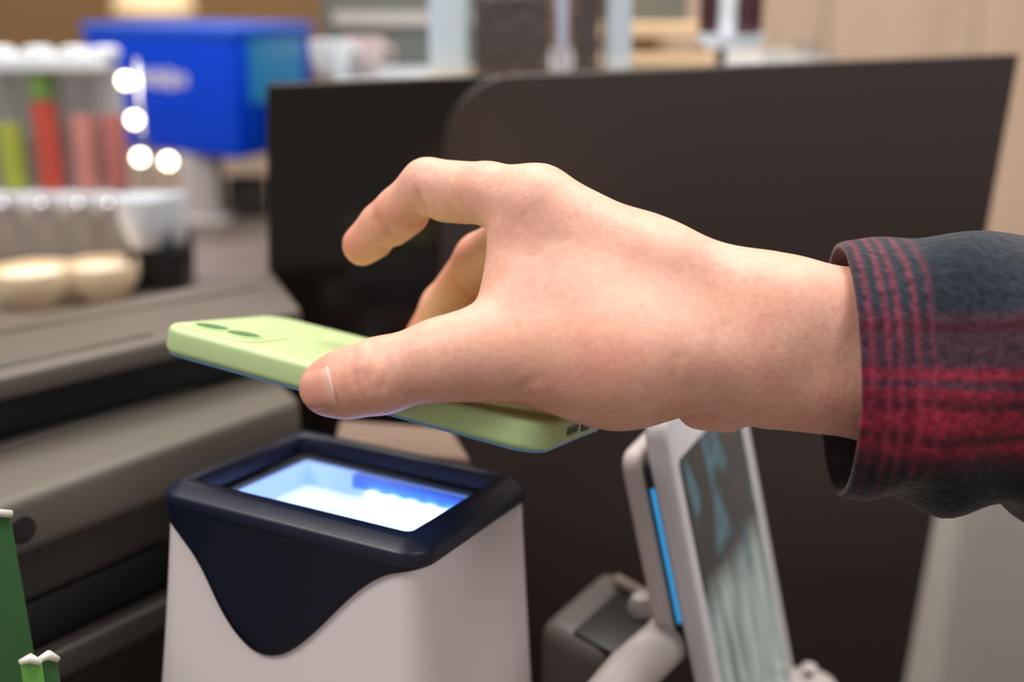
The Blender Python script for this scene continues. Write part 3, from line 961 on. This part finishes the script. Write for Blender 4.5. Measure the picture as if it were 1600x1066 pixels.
# footed white dish with jars
M_burg = mat('burgundy', srgb(70, 34, 38), 0.4)
dx, dy = onbar(1143, 0.76), 0.76
dish = thing('footed_dish', (dx, dy, ZB), 'white footed dish on a black stem on the back bar', 'dish')
lathe('plate', [(0.006, 0.020), (0.018, 0.022), (0.0215, 0.027), (0.0215, 0.030), (0.018, 0.029), (0.00001, 0.026)], T(dx, dy, ZB), M_cupw, dish)
lathe('stem', [(0.0036, 0.002), (0.003, 0.010), (0.0032, 0.021)], T(dx - 0.006, dy, ZB), M_black, dish)
lathe('foot', [(0.010, 0.0), (0.010, 0.0015), (0.004, 0.0025)], T(dx - 0.006, dy, ZB), M_black, dish)
for k, (ox, m, lab) in enumerate(((-0.015, M_burg, 'dark burgundy jar on the white footed dish, nearer the brass shelf'), (0.011, M_burg, 'dark burgundy jar on the white footed dish, nearer the wooden wall'), (-0.003, M_cupw, 'white jar between two burgundy jars on the footed dish'))):
    j = thing('jar', (dx + ox, dy + 0.002, ZB + 0.029), lab, 'jar', 'jars on the footed dish')
    rr = 0.0062 if k == 2 else (0.006 if k == 0 else 0.0085)
    lathe('jar_body', [(rr * 0.9, 0), (rr, 0.002), (rr, 0.028), (rr * 0.75, 0.032)], T(dx + ox, dy + 0.002, ZB + 0.029), m, j, 16)
    lathe('lid', [(rr * 0.8, 0.032), (rr * 0.8, 0.039), (0.00001, 0.040)], T(dx + ox, dy + 0.002, ZB + 0.029), m, j, 16)
# empty drinking glasses
for px, hgt, lab in ((1215, 0.020, 'short clear drinking glass beside the footed dish'), (1260, 0.026, 'taller clear drinking glass standing between two glasses on the back bar'), (1292, 0.018, 'small clear drinking glass at the end of the back bar')):
    x, y = onbar(px, 0.74), 0.74
    g = thing('drinking_glass', (x, y, ZB), lab, 'glass', 'clear glasses on the back bar')
    lathe('glass_wall', [(0.006, 0), (0.0075, 0.001), (0.0088, hgt), (0.0082, hgt), (0.007, 0.003), (0.00001, 0.003)], T(x, y, ZB), M_glass, g, 20)

# ------------------------------------------------------------------ till machine on the left (stacked taupe slabs)
dirv = nrm([0.70, 0.71, 0.0])
till = thing('till_machine', (-0.16, 0.45, 0.0), 'taupe and black till machine with two slanting decks beside the scanner', 'till')
def strip(name, FR, BR, ln, ztop, th, m, parent, bev=0.003, d=dirv, ins=0.0):
    FR = np.array([FR[0], FR[1], ztop]); BR = np.array([BR[0], BR[1], ztop])
    return quad_slab(name, [FR - d * ln, FR - d * ins, BR - d * ins, BR - d * ln], th, m, parent, bev)
lid = strip('upper_deck', (-0.1005, 0.532), (-0.131, 0.611), 0.33, 0.194, 0.011, M_taupe, till, 0.003)
g1a, g1b = atz(-120, 541, 0.1943), atz(405, 449, 0.1943)
g2a, g2b = atz(-120, 599, 0.1943), atz(238, 521, 0.1943)
for a, b, w in ((g1a, g1b, 0.0035), (g2a, g2b, 0.0030)):
    t_ = nrm(b - a); s_ = np.array([-t_[1], t_[0], 0]) * w / 2
    quad_slab('groove_strip', [a - s_, b - s_, b + s_, a + s_], 0.0006, M_taupe_dark, lid, 0.0)
strip('core', (-0.120, 0.528), (-0.140, 0.590), 0.31, 0.1835, 0.030, M_black, till, 0.002)
d2 = nrm([0.61, 0.79, 0])
tray = strip('lower_deck', (-0.0955, 0.492), (-0.128, 0.552), 0.30, 0.163, 0.024, M_taupe, till, 0.005, d2)
strip('deck_shadow_strip', (-0.1240, 0.530), (-0.1290, 0.540), 0.28, 0.1645, 0.004, M_taupe_dark, till, 0.0008, d2)  # dark strip painted in for the upper deck's shadow on the tray
strip('lower_body', (-0.118, 0.498), (-0.150, 0.556), 0.27, 0.140, 0.138, M_brown_dark, till, 0.004, d2)
nf = nrm([d2[1], -d2[0], 0])
def on_front(px, py, off):
    """point on the machine's front side plane, off metres proud of the body"""
    o = np.array([-0.118, 0.498, 0]) + nf * off
    r = ray(px, py)
    return CAM + r * (((o - CAM) @ nf) / (r @ nf))
s0 = on_front(30, 985, 0.003); s1 = on_front(215, 905, 0.003)
sv = nrm([s1[0] - s0[0], s1[1] - s0[1], 0])
mid = (s0 + s1) / 2
FFm = frame(mid, sv, np.array([0, 0, 1.0]), np.cross(sv, [0, 0, 1.0]))
rbox('paper_slot', FFm, 0.045, 0.010, -0.004, 0.0008, 0.002, 0.0005, M_black, till)
b0 = on_front(120, 1015, 0.008)
rbox('front_bar', frame(b0, sv, np.array([0, 0, 1.0]), np.cross(sv, [0, 0, 1.0])), 0.060, 0.0065, -0.004, 0.006, 0.003, 0.002, mat('dark_grey_bar', srgb(66, 60, 57), 0.4), till)
hf = (np.array([-0.0955, 0.492, 0]) + nf * 0.0002)
r_ = ray(36, 829)
hp = CAM + r_ * (((hf - CAM) @ nf) / (r_ @ nf))
lathe('screw_hole', [(0.00001, 0.0004), (0.0045, 0.0004), (0.0052, 0.0), (0.0052, -0.003)], frame(hp, sv, np.array([0, 0, 1.0]), np.cross(sv, [0, 0, 1.0])), M_black, till, 20)

# tan carton tucked behind the scanner
bx = tag(quad_slab('carton', [atz(520, 700, 0.148), atz(735, 716, 0.148), atz(705, 668, 0.148), atz(530, 655, 0.148)], 0.147, mat('tan_card', srgb(118, 97, 82), 0.8, noise=(40, 0.08))), 'small tan carton tucked behind the scanner', 'box')

# green card display at the lower left
gd = thing('green_card_box', np.r_[at(-40, 803, 0.375)[:2], 0.0], 'dark green cardboard box edge at the lower left corner', 'box')
A0, A1 = at(-95, 800, 0.365), at(17, 806, 0.385)
Bz = np.array([0.003, 0, -0.1705])
quad_slab('panel', [A0, A1, A1 + Bz + np.array([0.002, 0, 0]), A0 + Bz], -0.0016, M_green_card, gd, 0.0004)
tube('torn_edge', [A0 + [0, 0, 0.0006], (A0 + A1) / 2 + [0, 0, 0.0010], A1 + [0, 0, 0.0006]], 0.0014, M_paper, gd, 8)
tb = thing('green_tab', np.r_[at(60, 1032, 0.365)[:2], 0.0], 'small bright green card tab with torn white top edge', 'card tab')
def tabpiece(name, x0, x1, ytop, d0, d1, m):
    a, b = at(x0, ytop, d0), at(x1, ytop, d1)
    lo_ = np.array([0, 0, -0.1375])
    quad_slab(name, [a, b, b + lo_, a + lo_], -0.0014, m, tb, 0.0003)
    tube(name + '_torn_edge', [a + [0, 0, -0.0004], (a + b) / 2 + [0, 0, 0.0012], b + [0, 0, -0.0004]], [0.0010, 0.0016, 0.0010], M_paper, tb, 8)
tabpiece('front_flap', 31, 64, 1034, 0.360, 0.362, M_green_tab)
tabpiece('rear_flap', 62, 90, 1029, 0.366, 0.372, M_green_card)

# ------------------------------------------------------------------ payment terminal on an arm (right)
TA = at(1034, 655, 0.44)
tw = nrm([0.437, 0.899, 0.0]); tn0 = np.array([0.899, -0.437, 0.0]); LEAN = math.radians(13.7)
tD = np.array([0, 0, -1.0]) * math.cos(LEAN) + tn0 * math.sin(LEAN)
tN = tn0 * math.cos(LEAN) + np.array([0, 0, 1.0]) * math.sin(LEAN)
tw = nrm(tw - tN * (tw @ tN))
tup = -tD
M_twhite = mat('terminal_white', srgb(224, 222, 226), 0.38)
M_tback = mat('terminal_bracket', srgb(206, 196, 192), 0.45)
TW, THt = 0.103, 0.172
term = thing('payment_terminal', TA + tw * TW / 2 + tD * THt, 'white payment terminal with a tilted glossy touch screen on an arm', 'terminal')
TFm = frame(TA + tw * TW / 2 + tD * THt / 2, tw, tup, np.cross(tw, tup))
zs = 1 if np.cross(tw, tup) @ tN > 0 else -1
rbox('housing', TFm, TW / 2, THt / 2, min(0, -zs * 0.0092), max(0, -zs * 0.0092), 0.011, 0.0024, M_twhite, term, 8)
def screen_mat():  # reflections on the glass, painted as a glowing noise pattern
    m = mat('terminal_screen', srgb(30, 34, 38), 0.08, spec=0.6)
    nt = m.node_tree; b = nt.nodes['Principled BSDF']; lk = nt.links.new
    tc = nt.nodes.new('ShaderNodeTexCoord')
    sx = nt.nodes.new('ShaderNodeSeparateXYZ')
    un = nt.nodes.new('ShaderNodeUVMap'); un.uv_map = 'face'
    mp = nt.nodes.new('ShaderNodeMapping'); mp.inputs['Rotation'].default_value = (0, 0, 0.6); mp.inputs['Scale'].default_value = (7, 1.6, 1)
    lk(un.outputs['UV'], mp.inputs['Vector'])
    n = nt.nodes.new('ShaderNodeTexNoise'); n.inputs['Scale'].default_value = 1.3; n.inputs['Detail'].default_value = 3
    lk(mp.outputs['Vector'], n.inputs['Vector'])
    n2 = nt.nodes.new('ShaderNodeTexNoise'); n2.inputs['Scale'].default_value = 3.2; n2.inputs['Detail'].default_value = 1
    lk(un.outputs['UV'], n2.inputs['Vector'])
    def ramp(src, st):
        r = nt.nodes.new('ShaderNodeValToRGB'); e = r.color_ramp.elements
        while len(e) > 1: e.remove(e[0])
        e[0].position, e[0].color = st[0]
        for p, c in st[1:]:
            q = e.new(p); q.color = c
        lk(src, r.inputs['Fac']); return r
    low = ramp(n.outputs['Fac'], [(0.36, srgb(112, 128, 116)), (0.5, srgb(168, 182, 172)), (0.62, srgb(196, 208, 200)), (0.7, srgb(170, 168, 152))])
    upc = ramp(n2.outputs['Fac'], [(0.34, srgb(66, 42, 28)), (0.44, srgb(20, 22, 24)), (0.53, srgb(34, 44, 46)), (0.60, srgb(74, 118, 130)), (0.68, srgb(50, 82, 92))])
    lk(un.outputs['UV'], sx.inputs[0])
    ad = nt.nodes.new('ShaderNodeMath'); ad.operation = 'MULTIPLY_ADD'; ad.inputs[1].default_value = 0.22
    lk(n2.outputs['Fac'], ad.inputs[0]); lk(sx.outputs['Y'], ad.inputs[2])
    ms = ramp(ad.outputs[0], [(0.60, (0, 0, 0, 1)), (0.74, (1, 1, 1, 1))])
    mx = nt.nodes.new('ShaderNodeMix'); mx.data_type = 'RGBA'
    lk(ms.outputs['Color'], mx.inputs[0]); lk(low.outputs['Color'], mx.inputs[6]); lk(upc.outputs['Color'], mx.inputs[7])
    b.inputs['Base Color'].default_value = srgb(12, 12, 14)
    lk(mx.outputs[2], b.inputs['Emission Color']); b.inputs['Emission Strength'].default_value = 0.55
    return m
so = TFm @ Matrix.Translation((-TW / 2 + (0.008 + 0.091) / 2, THt / 2 - 0.092, 0))
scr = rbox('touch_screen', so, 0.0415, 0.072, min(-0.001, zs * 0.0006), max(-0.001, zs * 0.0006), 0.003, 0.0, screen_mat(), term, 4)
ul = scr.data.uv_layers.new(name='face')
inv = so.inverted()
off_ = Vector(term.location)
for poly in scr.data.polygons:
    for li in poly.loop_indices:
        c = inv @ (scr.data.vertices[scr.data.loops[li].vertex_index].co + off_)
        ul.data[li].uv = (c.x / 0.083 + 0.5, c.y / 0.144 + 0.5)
tag(scr, 'glossy touch screen with painted glowing reflections, pale green lower half')
# side key
rbox('side_key', frame(TA + tD * 0.055 - tN * 0.0046, tD, tN, -tw), 0.036, 0.0022, -0.001, 0.0005, 0.002, 0.0003, M_twhite, term, 5)
# bracket behind it with a blue light strip
bkN = -tN
BF = frame(TA + tw * 0.040 + tD * 0.060 - tN * 0.0175, tw, tup, np.cross(tw, tup))
rbox('bracket', BF, 0.039, 0.046, -0.0042, 0.0042, 0.008, 0.0022, M_tback, term, 6)
BS = frame(TA + tw * 0.041 + tD * 0.060 - tN * 0.0113, tw, tup, np.cross(tw, tup))
rbox('gasket', BS, 0.038, 0.043, -0.0021, 0.0021, 0.006, 0.0, M_black, term, 6)
m_bl = mat('blue_light_strip', srgb(30, 120, 190), 0.4, emis=srgb(60, 165, 225), estr=0.75)
rbox('light_strip', frame(TA + tw * 0.0035 + tD * 0.058 - tN * 0.0108, tD, tN, -tw), 0.029, 0.0008, -0.002, 0.0012, 0.001, 0.0003, m_bl, term, 4)
e0 = at(1042, 1000, 0.474)
arm_pts = [e0 + np.array([0.012, 0.012, 0.012]), e0, at(985, 1052, 0.447), at(908, 1132, 0.425)]
arm_pts += [np.array([0.035, 0.368, 0.045]), np.array([0.060, 0.375, 0.010])]
tube('arm', arm_pts, [0.009, 0.010, 0.010, 0.0105, 0.011, 0.012], M_tback, term, 16)
bp_ = arm_pts[-1]
lathe('foot_plate', [(0.028, 0), (0.028, 0.005), (0.025, 0.008), (0.012, 0.010)], T(bp_[0], bp_[1], 0.0), M_tback, term, 32)

# grey card printer behind the arm
gp = [atz(838, 970, 0.085), atz(945, 1030, 0.085), atz(1085, 955, 0.085), atz(945, 880, 0.085)]
cp = thing('card_printer', np.r_[np.mean([g[:2] for g in gp], axis=0), 0.0], 'low grey printer with black top recess behind the terminal arm', 'printer')
quad_slab('body', gp, 0.084, M_grey, cp, 0.008)
cen = np.mean(gp, axis=0)
q2 = [cen + (g - cen) * 0.66 + np.array([0.004, -0.012, 0.0008]) for g in gp]
quad_slab('top_recess', q2, 0.003, M_black, cp, 0.0008)
e_a, e_b = q2[3] + [0, 0.006, 0.002], q2[2] + [0, 0.006, 0.002]
tube('edge_trim', [e_a, e_b], 0.0028, mat('trim_beige', srgb(150, 138, 128), 0.4), cp, 8)
kb = atz(1003, 940, 0.091)
lathe('knob', [(0.0050, -0.004), (0.0058, 0.0), (0.0058, 0.004), (0.0042, 0.0075), (0.00001, 0.009)], T(kb[0], kb[1], 0.086), M_lightgrey, cp, 20)
# round puck at the lower right of the terminal
pk = atz(1262, 1075, 0.016)
puck = thing('bell', (pk[0], pk[1], 0.0), 'small round silver counter bell behind the terminal', 'bell')
lathe('base', [(0.022, 0), (0.022, 0.004), (0.019, 0.006)], T(pk[0], pk[1], 0), M_black, puck)
lathe('dome', [(0.019, 0.006), (0.018, 0.012), (0.013, 0.019), (0.005, 0.0225), (0.00001, 0.023)], T(pk[0], pk[1], 0), M_lightgrey, puck)
lathe('plunger', [(0.002, 0.022), (0.002, 0.027), (0.0035, 0.028), (0.00001, 0.030)], T(pk[0], pk[1], 0), M_lightgrey, puck, 12)

# ------------------------------------------------------------------ rear counter (left) with drinks, machine, bowls
ZC = 0.145
rear = tag(quad_slab('rear_counter', [(-1.0, 0.68, ZC), (-0.175, 0.68, ZC), (-0.175, 1.45, ZC), (-1.0, 1.45, ZC)], 0.04, mat('stone_top', srgb(122, 110, 100), 0.35, noise=(20, 0.1))), 'grey brown rear counter holding drinks and the blue machine', 'counter')
quad_slab('cabinet', [(-0.98, 0.70, ZC - 0.04), (-0.19, 0.70, ZC - 0.04), (-0.19, 1.43, ZC - 0.04), (-0.98, 1.43, ZC - 0.04)], 1.0, M_brown_dark, rear)

DY = 0.86
def col_x(px, z, y): 
    fwd = y * math.cos(PITCH) - (z - CAM[2]) * math.sin(PITCH)
    return (px - 800) / FPX * fwd
disp = thing('drink_dispenser', (col_x(80, 0.17, DY), DY, ZC), 'fruit drink dispenser with clear tubes of green, red and pink juice', 'dispenser')
xl, xr = col_x(-95, 0.2, DY), col_x(193, 0.2, DY)
rbox('base', T((xl + xr) / 2, DY + 0.012, ZC), (xr - xl) / 2, 0.030, 0, 0.040, 0.004, 0.002, mat('grey_beige_metal', srgb(158, 146, 136), 0.35), disp)
rbox('tube_tray', T((xl + xr) / 2, DY + 0.002, ZC + 0.040), (xr - xl) / 2, 0.016, 0, 0.010, 0.004, 0.002, M_cupw, disp)
rbox('back_plate', T((xl + xr) / 2, DY + 0.018, ZC + 0.040), (xr - xl) / 2, 0.0015, 0, 0.098, 0.001, 0.0, M_cupw, disp)
rbox('top_rail', T((xl + xr) / 2, DY + 0.002, ZC + 0.138), (xr - xl) / 2, 0.014, 0, 0.012, 0.004, 0.002, M_cupw, disp)
juice = {'yellow_green': srgb(190, 206, 40), 'red': srgb(226, 62, 6), 'leaf': srgb(120, 170, 50), 'pink': srgb(232, 150, 138), 'rose': srgb(206, 110, 104)}
JM = {k: mat('juice_' + k, v, 0.25, sss=0.2) for k, v in juice.items()}
for px, spec in ((-43, [('pink', 0, 0.055)]), (14, [('yellow_green', 0, 0.050)]), (73, [('red', 0, 0.066), ('leaf', 0.066, 0.086)]), (130, [('pink', 0, 0.056)]), (176, [('rose', 0, 0.056)])):
    x = col_x(px, 0.24, DY)
    z0 = ZC + 0.050
    tb_ = lathe('tube', [(0.0098, 0), (0.0100, 0.002), (0.0100, 0.087), (0.0092, 0.087), (0.0092, 0.002), (0.00001, 0.001)], T(x, DY, z0), M_glass, disp, 20)
    for nm, a, b in spec:
        lathe('juice', [(0.0088, a + 0.002), (0.0090, a + 0.003), (0.0090, b), (0.00001, b + 0.0005)], T(x, DY, z0), JM[nm], tb_, 18)
    lathe('tube_cap', [(0.0105, 0.098), (0.0110, 0.100), (0.0110, 0.103), (0.008, 0.105), (0.00001, 0.1055)], T(x, DY, z0), M_cupw, disp, 18)
    tube('tap', [(x, DY - 0.012, z0 - 0.004), (x, DY - 0.024, z0 - 0.004), (x, DY - 0.026, z0 - 0.014)], 0.0030, M_chrome, disp, 8)

# made-up stand of glowing globes in place of glints on shiny metal
M_glint = mat('glint_glow', (1, 1, 1, 1), 0.5, emis=srgb(255, 236, 205), estr=9.0)
ly = 0.80
lamp = thing('glint_stand', (col_x(232, 0.2, ly), ly, ZC), 'made-up chrome stand of glowing globes for metal glints beside the drink dispenser', 'lamp')
lx = col_x(228, 0.22, ly)
lathe('base', [(0.012, 0), (0.012, 0.003), (0.003, 0.006)], T(lx, ly, ZC), M_chrome, lamp)
tube('glint_pole', [(lx, ly, ZC + 0.004), (lx, ly, ZC + 0.150)], 0.0018, M_chrome, lamp, 8)
for px, py in ((196, 126), (210, 187), (219, 246), (263, 252)):
    p = aty(px, py, ly - 0.012)
    q = np.array([lx, ly, p[2] - 0.004])
    tube('glint_branch', [q, (q + p) / 2 + [0, 0, -0.002], p], 0.0010, M_chrome, lamp, 6)
    lathe('glint_globe', [(0.00001, -0.0050), (0.0030, -0.0040), (0.0048, -0.001), (0.0048, 0.001), (0.0034, 0.0038), (0.00001, 0.0050)], T(*p), M_glint, lamp, 18)
# white cups in a black holder
hold = thing('cup_holder', (col_x(248, 0.16, 0.76), 0.76, ZC), 'black wedge shaped cup holder on the rear counter', 'holder')
hx0, hx1 = col_x(205, 0.16, 0.76), col_x(292, 0.16, 0.76)
rbox('tray', T((hx0 + hx1) / 2, 0.765, ZC), (hx1 - hx0) / 2, 0.016, 0, 0.030, 0.004, 0.002, M_black, hold)
rbox('back', T((hx0 + hx1) / 2, 0.779, ZC), (hx1 - hx0) / 2, 0.003, 0.010, 0.036, 0.002, 0.001, M_black, hold)
cup('paper_cup', col_x(228, 0.19, 0.755), 0.755, ZC + 0.0302, 0.0185, 0.034, M_cupw, 'large white cup in the black holder on the rear counter')
cup('paper_cup', col_x(274, 0.19, 0.765), 0.765, ZC + 0.0302, 0.0095, 0.034, M_cupw, 'narrow white cup in the black holder next to the large one')
# cream bowls
for px, r, y, lab in ((52, 0.0265, 0.72, 'cream bowl on the rear counter nearest the left edge'), (160, 0.0240, 0.735, 'cream bowl on the rear counter next to the black cup holder')):
    x = col_x(px, 0.16, y)
    bo = thing('cream_bowl', (x, y, ZC), lab, 'bowl', 'cream bowls on the rear counter')
    lathe('bowl', [(r * 0.6, 0), (r * 0.62, 0.002), (r * 0.92, 0.010), (r, 0.018), (r * 0.98, 0.024), (r * 0.92, 0.024), (r * 0.86, 0.012), (0.00001, 0.006)], T(x, y, ZC), M_cream, bo, 32)
    lathe('filling', [(r * 0.88, 0.016), (r * 0.7, 0.021), (0.00001, 0.022)], T(x, y, ZC), mat('cream_filling', srgb(240, 226, 200), 0.6), bo, 24)

# blue machine on a pale post
cC = aty(366, 140, 0.95); cL = aty(138, 140, 1.06); cR = aty(489, 100, 1.06)
zt, zb_ = 0.303, 0.205
blue = thing('blue_machine', (cC[0] - 0.02, cC[1] + 0.06, ZC), 'bright blue drinks machine box on a pale grey post', 'machine')
plan = [np.array([cC[0], cC[1]]), np.array([cR[0], cR[1]]), np.array([cR[0] + cL[0] - cC[0], cR[1] + cL[1] - cC[1]]), np.array([cL[0], cL[1]])]
quad_slab('box', [np.r_[p, zt] for p in plan], zt - zb_, M_blue, blue, 0.004)
quad_slab('box_lid', [np.r_[p + (p - np.mean(plan, axis=0)) * 0.02, zt + 0.008] for p in plan], 0.008, mat('lighter_blue', srgb(40, 100, 220), 0.3), blue, 0.002)
# display on the right-hand side
uR = nrm(np.r_[plan[1] - plan[0], 0]); nR = nrm([uR[1], -uR[0], 0])
cR0 = np.r_[plan[0], 0] + uR * np.linalg.norm(plan[1] - plan[0]) * 0.52 + np.array([0, 0, zb_ + 0.070])
mdisp = mat('cyan_display', srgb(20, 60, 90), 0.2, emis=srgb(50, 140, 190), estr=0.5, noise=(40, 0.5))
rbox('display', frame(cR0, uR, np.array([0, 0, 1.0]), nR), 0.040, 0.026, -0.001, 0.0015, 0.003, 0.0005, mdisp, blue)
uL = nrm(np.r_[plan[0] - plan[3], 0]); nL = nrm([uL[1], -uL[0], 0])
cL0 = np.r_[plan[3], 0] + uL * np.linalg.norm(plan[0] - plan[3]) * 0.52 + np.array([0, 0, zb_ + 0.062])
mwh = mat('pale_print', srgb(206, 204, 236), 0.5)
for dx_, w_, h_2 in ((-0.024, 0.010, 0.007), (-0.004, 0.009, 0.008), (0.014, 0.008, 0.009), (0.030, 0.006, 0.006)):
    rbox('pale_mark', frame(cL0 + uL * dx_, uL, np.array([0, 0, 1.0]), nL), w_, h_2, -0.001, 0.0004, min(w_, h_2) * 0.9, 0.0, mwh, blue)
pc_ = np.array([col_x(316, 0.18, 1.0), 1.0])
rbox('post', T(pc_[0], pc_[1], ZC), 0.0165, 0.012, 0, zb_ - ZC, 0.003, 0.001, M_lightgrey, blue)
rbox('foot', T(pc_[0], pc_[1], ZC), 0.026, 0.026, 0, 0.006, 0.004, 0.002, M_lightgrey, blue)
gb = thing('grey_bin', (col_x(388, 0.16, 1.03), 1.03, ZC), 'dark grey bin behind the pale post of the blue machine', 'bin')
rbox('bin_body', T(col_x(388, 0.16, 1.03), 1.03, ZC), 0.016, 0.012, 0, 0.030, 0.003, 0.001, mat('dark_grey', srgb(86, 82, 78), 0.5), gb)
rbox('bin_lid', T(col_x(388, 0.16, 1.03), 1.03, ZC + 0.030), 0.017, 0.013, 0, 0.004, 0.003, 0.001, M_black, gb)
# warm shaded lamp far behind the blue machine
wl = aty(238, -14, 1.8)
wlamp = thing('pendant_lamp', wl, 'warm glowing lamp shade hanging behind the blue machine', 'lamp')
lathe('lamp_shade', [(0.060, -0.030), (0.045, 0.030), (0.010, 0.034)], T(*wl), mat('warm_shade', srgb(240, 214, 170), 0.6, emis=srgb(255, 214, 160), estr=0.35), wlamp)
tube('cord', [wl + [0, 0, 0.03], wl + [0, 0, 1.5]], 0.003, M_black, wlamp, 6)

# ------------------------------------------------------------------ rest of the room behind
wr = setting(mesh('wall_right', [(0.22, 1.75, -0.9), (2.2, 1.75, -0.9), (2.2, 1.75, 1.9), (0.22, 1.75, 1.9)], [[0, 1, 2, 3]], M_wood))
for k in range(6):
    x0 = 0.24 + 0.22 * k
    rbox('wall_board', T(x0 + 0.1085, 1.745, -0.88), 0.1080, 0.004, 0, 2.7, 0.001, 0.0, M_wood, wr)
tr = aty(1440, 900, 1.25)
post = setting(rbox('trim_1', T(tr[0], 1.25, -0.89), 0.028, 0.02, 0, 0.86, 0.002, 0.001, mat('white_trim', srgb(236, 226, 216), 0.5)))
cab = tag(rbox('white_cabinet', T(tr[0] + 0.028 + 0.36, 1.46, -0.89), 0.355, 0.18, 0, 0.80, 0.004, 0.002, mat('pale_grey_cabinet', srgb(196, 190, 184), 0.45, noise=(6, 0.08))), 'pale grey cabinet standing low on the right', 'cabinet')
rbox('plinth', T(tr[0] + 0.028 + 0.36, 1.275, -0.885), 0.34, 0.006, 0, 0.08, 0.002, 0.0, M_grey, cab)
